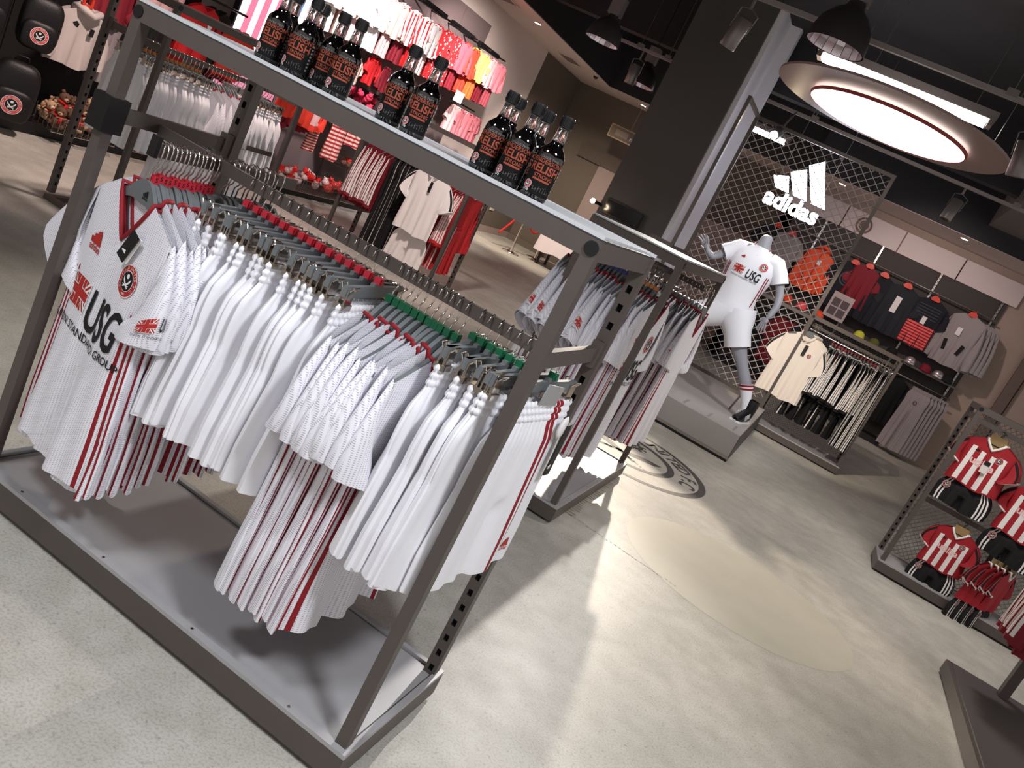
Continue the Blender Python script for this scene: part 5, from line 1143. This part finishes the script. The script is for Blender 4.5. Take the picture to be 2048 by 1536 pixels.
for i, (a_, b_) in enumerate(UP):
    y = 5.98+.285*i; z = 2.38+.012*i
    for l in range(2):
        yy = y-.02*l; xx = -5.42-.14*l; nA, nB = NM.get(a_, a_), NM.get(b_, b_)
        where = ('in front' if l == 0 else 'tucked behind')
        kid('L' if i % 3 else 'T', a_, xx, yy, z+.03*l, '%s childrens top, %s in the bright upper row %d over %s trousers' % (nA, where, 0, nB) if False else '%s childrens top %s, over %s trousers, bright upper row' % (nA, where, nB), 1.12, PI/2+.12*math.sin(3*i+l), 'upper row %s tops' % nA)
        kid('P', b_, xx-.05, yy+.01, z-.22, '%s childrens trousers %s, below %s top, bright upper row' % (nB, where, nA), 1.0, PI/2+.12*math.sin(2*i+l), 'upper row %s trousers' % nB, .78)
for i, (k, c, y, z, s_) in enumerate((('T', 'cream', 6.78, 1.66, .8), ('T', 'red', 7.08, 1.74, .85), ('L', 'maroon', 7.38, 1.74, .85), ('T', 'zebra', 7.66, 1.76, 1.0), ('L', 'red', 7.2, 1.78, .8))):
    kid(k, c, -5.45-.08*(i == 4), y, z, '%s childrens top in the short row above the pink plush shelf' % NM.get(c, c), s_, PI/2+.2*math.sin(i), 'short row above the plush shelf')
for i in range(8):
    c = ('blush', 'white', 'pink', 'blush', 'pink', 'rose', 'pink', 'rose')[i]; kid('T', c, -5.45-.02*(i % 2), 9.25+.12*i, 1.74, '%s dress in the small row near the end of the childrens wall' % c, 1.0, PI/2+.15*math.sin(i), 'pale dresses in the small row', 1.1)
for i, (k, c, y, z, s_, sz, nm) in enumerate((('L', 'coral', 5.88, 1.10, .9, 1, 'coral top next to the lit poster'), ('L', 'maroon', 5.95, .95, .9, 1, 'maroon top half hidden under the coral one'), ('L', 'coral', 6.36, 1.12, 1.1, 1, 'scarlet top with white figure print in the lower row'), ('L', 'maroon', 6.30, 1.02, 1.0, 1, 'maroon top behind the printed scarlet one'), ('P', 'stripe', 6.62, .90, 1, .75, 'dim red striped trousers behind the lit striped pair'), ('P', 'stripe', 6.90, 1.10, 1.15, 1.0, 'red and cream striped long trousers in the lower row'), ('S', 'stripe', 7.25, 1.05, 1.05, 1.1, 'red and cream striped shorts beside the striped trousers'))):
    t = kid(k, c, -5.42-(.1 if 'behind' in nm or 'under' in nm else 0), y, z, nm, s_, PI/2+.15*math.sin(i*2), None, sz)
    if 'printed' not in nm and 'figure' in nm:
        P = Print(); P.disc(.02, -.14, .035, 0, 0, 12).poly([(-.03, -.17), (.07, -.17), (.06, -.25), (-.02, -.25)], 0, 0).poly([(0, -.11), (.04, -.11), (.02, -.06)], 1, 1).poly([(-.04, -.25), (.08, -.25), (.09, -.28), (-.05, -.28)], 0, 0); put('chest_print', P.mesh('chest_print', [KC['blush'], KC['grey']], KLS.front_map(), .02), t)
# red tops, hoodie and others left of the poster
def face(kind, c, y, z, label, s_, x=-5.46, rot=PI/2): return kid(kind, c, x, y, z, label, s_, rot)
t = face('T', 'red', 4.46, 1.44, 'bright red football top with white badge beside the black tops', 1.45); P = Print(); P.disc(.055, -.10, .018).disc(-.05, -.09, .012, 0, 0, 3); put('badges', P.mesh('badges', [PWHT], KTEE.front_map(), .02), t)
face('T', 'red', 4.36, 1.30, 'red football top behind the badged red one', 1.4, -5.6); face('T', 'coral', 4.97, 1.38, 'faded red polo top beside the lit poster', 1.35); face('T', 'maroon', 5.05, 1.30, 'maroon top behind the faded red polo', 1.3, -5.6)
face('T', 'black', 4.70, 1.46, 'black top between the two red tops', 1.5, -5.55); face('L', 'black', 3.98, 1.22, 'black long sleeved top beside the red badged top', 1.2); face('T', 'blush', 4.02, 1.58, 'pale pink top above the black long sleeved top', 1.2, -5.5); face('L', 'maroon', 3.62, 1.42, 'maroon top above the grey hoodie', 1.2, -5.5)
t = face('L', 'cream', 3.36, 1.02, 'pale grey childrens hoodie with black tag above the toy basket', 1.55); t.name = 'kids_hoodie'; t.scale = (1.5, 1.5, 1.3)
for c_ in t.children: c_.data = c_.data.copy(); c_.data.materials[0] = mat('hoodie_grey', (200, 188, 184), .85)
MB().tube([(-.06, .0, 0), (-.05, -.045, .005), (0, -.06, -.02), (.05, -.045, .005), (.06, 0, 0), (0, .04, .02)], .022, 8, closed=True).build('hood', MATS['hoodie_grey'], t, True); MB().cbox((.03, -.05, -.11), (.026, .003, .045)).build('swing_tag', TAGB, t); P = Print(); P.poly([(-.07, -.09), (-.05, -.075), (-.03, -.09), (-.04, -.11), (-.06, -.105)]); put('chest_print', P.mesh('chest_print', [PBLK], KLS.front_map(), .02), t)
h = thing('plastic_hanger', 'red plastic hanger under the pale grey hoodie', 'hanger', (-5.46, 3.36, 1.06), PI/2); MB().prism([(-.05, -.02), (.05, -.02), (.045, .05), (.03, .05), (.025, .0), (-.025, .0), (-.03, .05), (-.045, .05)], -.006, .006).build('body', ORH, h); MB().cyl((0, 0, .0), (0, .1, .46), .004, n=5).build('hook', BLACKP, h)
for k in range(3): kid('P', 'grey', -5.55, 3.72+.06*k, .98, 'dim grey childrens trousers beside the pale hoodie', 1.0, PI/2, 'dim grey trousers', .9)
def backpack(x, y, z, rot, label, s_=1.):
    t = thing('backpack', label, 'bag', (x, y, z), rot); t.scale = (s_,)*3; BG = mat('bag_black', (16, 15, 17), .5, bump=.3, bscale=60)
    def sup(c, r, e=.55, n=20, h=12):
        mb = MB(); sg = lambda v: math.copysign(abs(v)**e, v)
        mb.grid(lambda a, b: (c[0]+r[0]*sg(math.sin(b))*sg(math.cos(a)), c[1]+r[1]*sg(math.sin(b))*sg(math.sin(a)), c[2]+r[2]*sg(math.cos(b))), [2*PI*i/n for i in range(n)], [PI*i/h for i in range(h+1)], 0, close=True); return mb
    sup((0, 0, .24), (.17, .10, .24)).build('body', BG, t, True); fp = sup((0, -.09, .14), (.145, .05, .13)).build('front_pocket', BG, t, True); MB().tube([(-.05, .0, .47), (-.04, 0, .52), (.04, 0, .52), (.05, 0, .47)], .008, 6).build('handle', BG, t, True)
    P = Print(); pr_crest(P, 0, .15, .075, 0, 1, 2); put('crest', P.mesh('crest', [mat('crest_badge', (206, 84, 86), .6), PBLK, PWHT], lambda x_, y_, z_: (x_, -.142-z_, y_)), fp)
    for sg in (-1, 1): MB().tube([(sg*.10, .08, .44), (sg*.12, .14, .3), (sg*.11, .08, .06)], .014, 6).build('strap', BG, t, True)
backpack(-5.25, 2.83, .10, PI/2-.55, 'black backpack with round crest standing on the plinth', .9); backpack(-5.35, 2.95, .62, PI/2-.5, 'black backpack with round crest wrapped in clear film above the other', .8); backpack(-5.45, 2.60, .60, PI/2-.3, 'plain side of a dark backpack beside the wrapped one', .85)
# wire baskets, soft toys
def basket(x0, x1, y0, y1, z0, z1, label):
    t = thing('wire_basket', label, 'basket', ((x0+x1)/2, (y0+y1)/2, z0)); a, b, h = (x1-x0)/2, (y1-y0)/2, z1-z0
    for nm, z in (('rim', h), ('base_ring', 0)): MB().tube([(-a, -b, z), (a, -b, z), (a, b, z), (-a, b, z)], .004, 5, closed=True).build(nm, CHROME, t)
    mb = MB(); ny = int(2*b/.05); nx = int(2*a/.05)
    for k in range(ny+1): y = -b+2*b*k/ny; mb.tube([(a, y, h), (a, y, 0), (-a, y, 0), (-a, y, h)], .0018, 4)
    for k in range(nx+1): x = -a+2*a*k/nx; mb.tube([(x, -b, h), (x, -b, 0), (x, b, 0), (x, b, h)], .0018, 4)
    for k in (1, 2): mb.tube([(-a, -b, h*k/3), (a, -b, h*k/3), (a, b, h*k/3), (-a, b, h*k/3)], .0018, 4, closed=True)
    mb.build('wire_grid', STEEL, t)
basket(-5.62, -5.2, 3.18, 3.78, .10, .22, 'chrome wire basket heaped with brown bears'); basket(-5.62, -5.2, 3.90, 4.42, .10, .22, 'chrome wire basket with brown bears beside the white shorts'); basket(-5.62, -5.25, 7.15, 7.62, .46, .58, 'small wire basket of red toys below the striped shorts'); basket(-5.62, -5.2, 6.1, 7.5, .10, .24, 'long low wire basket of red wrapped toys')
TAN = mat('plush_tan', (196, 160, 128), .95, bump=.5, bscale=90); BRN = mat('plush_brown', (104, 76, 62), .95, bump=.5, bscale=90); RDP = mat('plush_red', (206, 34, 32), .9, bump=.4, bscale=90); PKP = mat('plush_pink', (232, 60, 96), .9, bump=.5, bscale=70)
def bear_mesh(fur, muz):
    b = MB().ball((0, 0, .055), (.05, .045, .058), 10); [b.ball((sx*.045, -.03, .035), (.022, .03, .02), 8) for sx in (-1, 1)]; [b.ball((sx*.05, -.02, .085), (.018, .022, .03), 8) for sx in (-1, 1)]
    hd = MB().ball((0, -.005, .135), (.043, .040, .040), 10); [hd.ball((sx*.034, 0, .168), .015, 7) for sx in (-1, 1)]
    mz = MB().ball((0, -.040, .126), (.020, .016, .015), 8); ey = MB(); [ey.ball((sx*.016, -.040, .147), .0045, 6) for sx in (-1, 1)]; ey.ball((0, -.056, .130), .005, 6)
    sc_ = MB().tube([(.036*math.cos(a), .034*math.sin(a)-.003, .098) for a in [2*PI*k/14 for k in range(14)]], .010, 6, closed=True); sc_.obox((.02, -.045, .075), (.022, .008, .05), Matrix.Rotation(.15, 3, 'Y'))
    return [(n, q.mesh(n, m, True)) for n, q, m in (('body', b, fur), ('head', hd, fur), ('muzzle', mz, muz), ('face', ey, PBLK), ('scarf', sc_, RDP))]
BE = [bear_mesh(TAN, mat('plush_cream', (226, 200, 172), .95)), bear_mesh(BRN, TAN)]
rr = random.Random(9)
def bears(n, x0, x1, y0, y1, z, lab, grp, s0=1.):
    for i in range(n):
        k = i % 2; t = thing('teddy_bear', ('tan' if k == 0 else 'dark brown')+lab, 'soft toy', (rr.uniform(x0, x1), y0+(y1-y0)*(i+.5)/n, z+rr.uniform(0, .10)), 0, ('tan ' if k == 0 else 'dark brown ')+grp); t.rotation_euler = (rr.uniform(-.5, .4), rr.uniform(-.6, .6), PI/2+rr.uniform(-.9, .9)); t.scale = (s0*rr.uniform(.85, 1.1),)*3
        for n_, m in BE[k]: put(n_, m, t)
bears(20, -5.55, -5.25, 3.22, 3.75, .11, ' teddy bear with red scarf heaped in the basket by the backpack', 'bears by the backpack', 1.05); bears(14, -5.55, -5.25, 3.95, 4.4, .11, ' teddy bear with red scarf in the basket by the white shorts', 'bears by the white shorts')
def plush(c, r, m, label, group, name='plush_toy'):
    t = thing(name, label, 'soft toy', c, rr.uniform(0, 6), group); mb = MB().ball((0, 0, 0), (r, r*.9, r*.8), 9); mb.build('body', m, t, True)
    hd = MB().ball((r*.7, 0, r*.55), (r*.55,)*3, 8); [hd.ball((r*.75, sg*r*.4, r*1.0), r*.18, 6) for sg in (-1, 1)]; hd.build('head', m, t, True)
for i in range(44): plush((rr.uniform(-5.85, -5.45), 6.95+1.3*i/44, 1.21+rr.uniform(0, .13)), rr.uniform(.040, .055), PKP, 'hot pink plush toy in the heap on the divided shelf', 'pink plush heap')
for i in range(10): plush((rr.uniform(-5.55, -5.3), 7.2+.4*i/10, .51+rr.uniform(0, .08)), .045, RDP if i % 3 else BRN, ('red' if i % 3 else 'brown')+' plush toy in the small basket below the striped shorts', ('red' if i % 3 else 'brown')+' small basket toys')
RW = mat('wrap_red', (196, 60, 56), .25, noise=.3, nscale=30, coat=.5); WWp = mat('wrap_pale', (214, 186, 182), .25, noise=.2, nscale=30, coat=.5)
for i in range(30): plush((rr.uniform(-5.52, -5.28), 6.15+1.3*i/30, .15+rr.uniform(0, .11)), rr.uniform(.045, .06), (RW, WWp, RDP)[i % 3], ('red wrapped', 'pale wrapped', 'bright red')[i % 3]+' toy in the long low basket', ('red wrapped', 'pale wrapped', 'bright red')[i % 3]+' toys in the long basket')
t = thing('price_card', 'white price card on the childrens wall near the yellow outfit', 'sign', (-5.30, 8.95, 1.78), PI/2); MB().box((-.12, -.004, 0), (.12, .004, .14)).build('card', PWHT, t); MB().cyl((0, .006, .12), (0, .68, .12), .005, n=6).build('arm', BLACKP, t); put('lettering', Print().text('OFFER', 0, .08, .05).mesh('lettering', [LGREY], lambda x, y, z: (x, -.0045, y)), t)
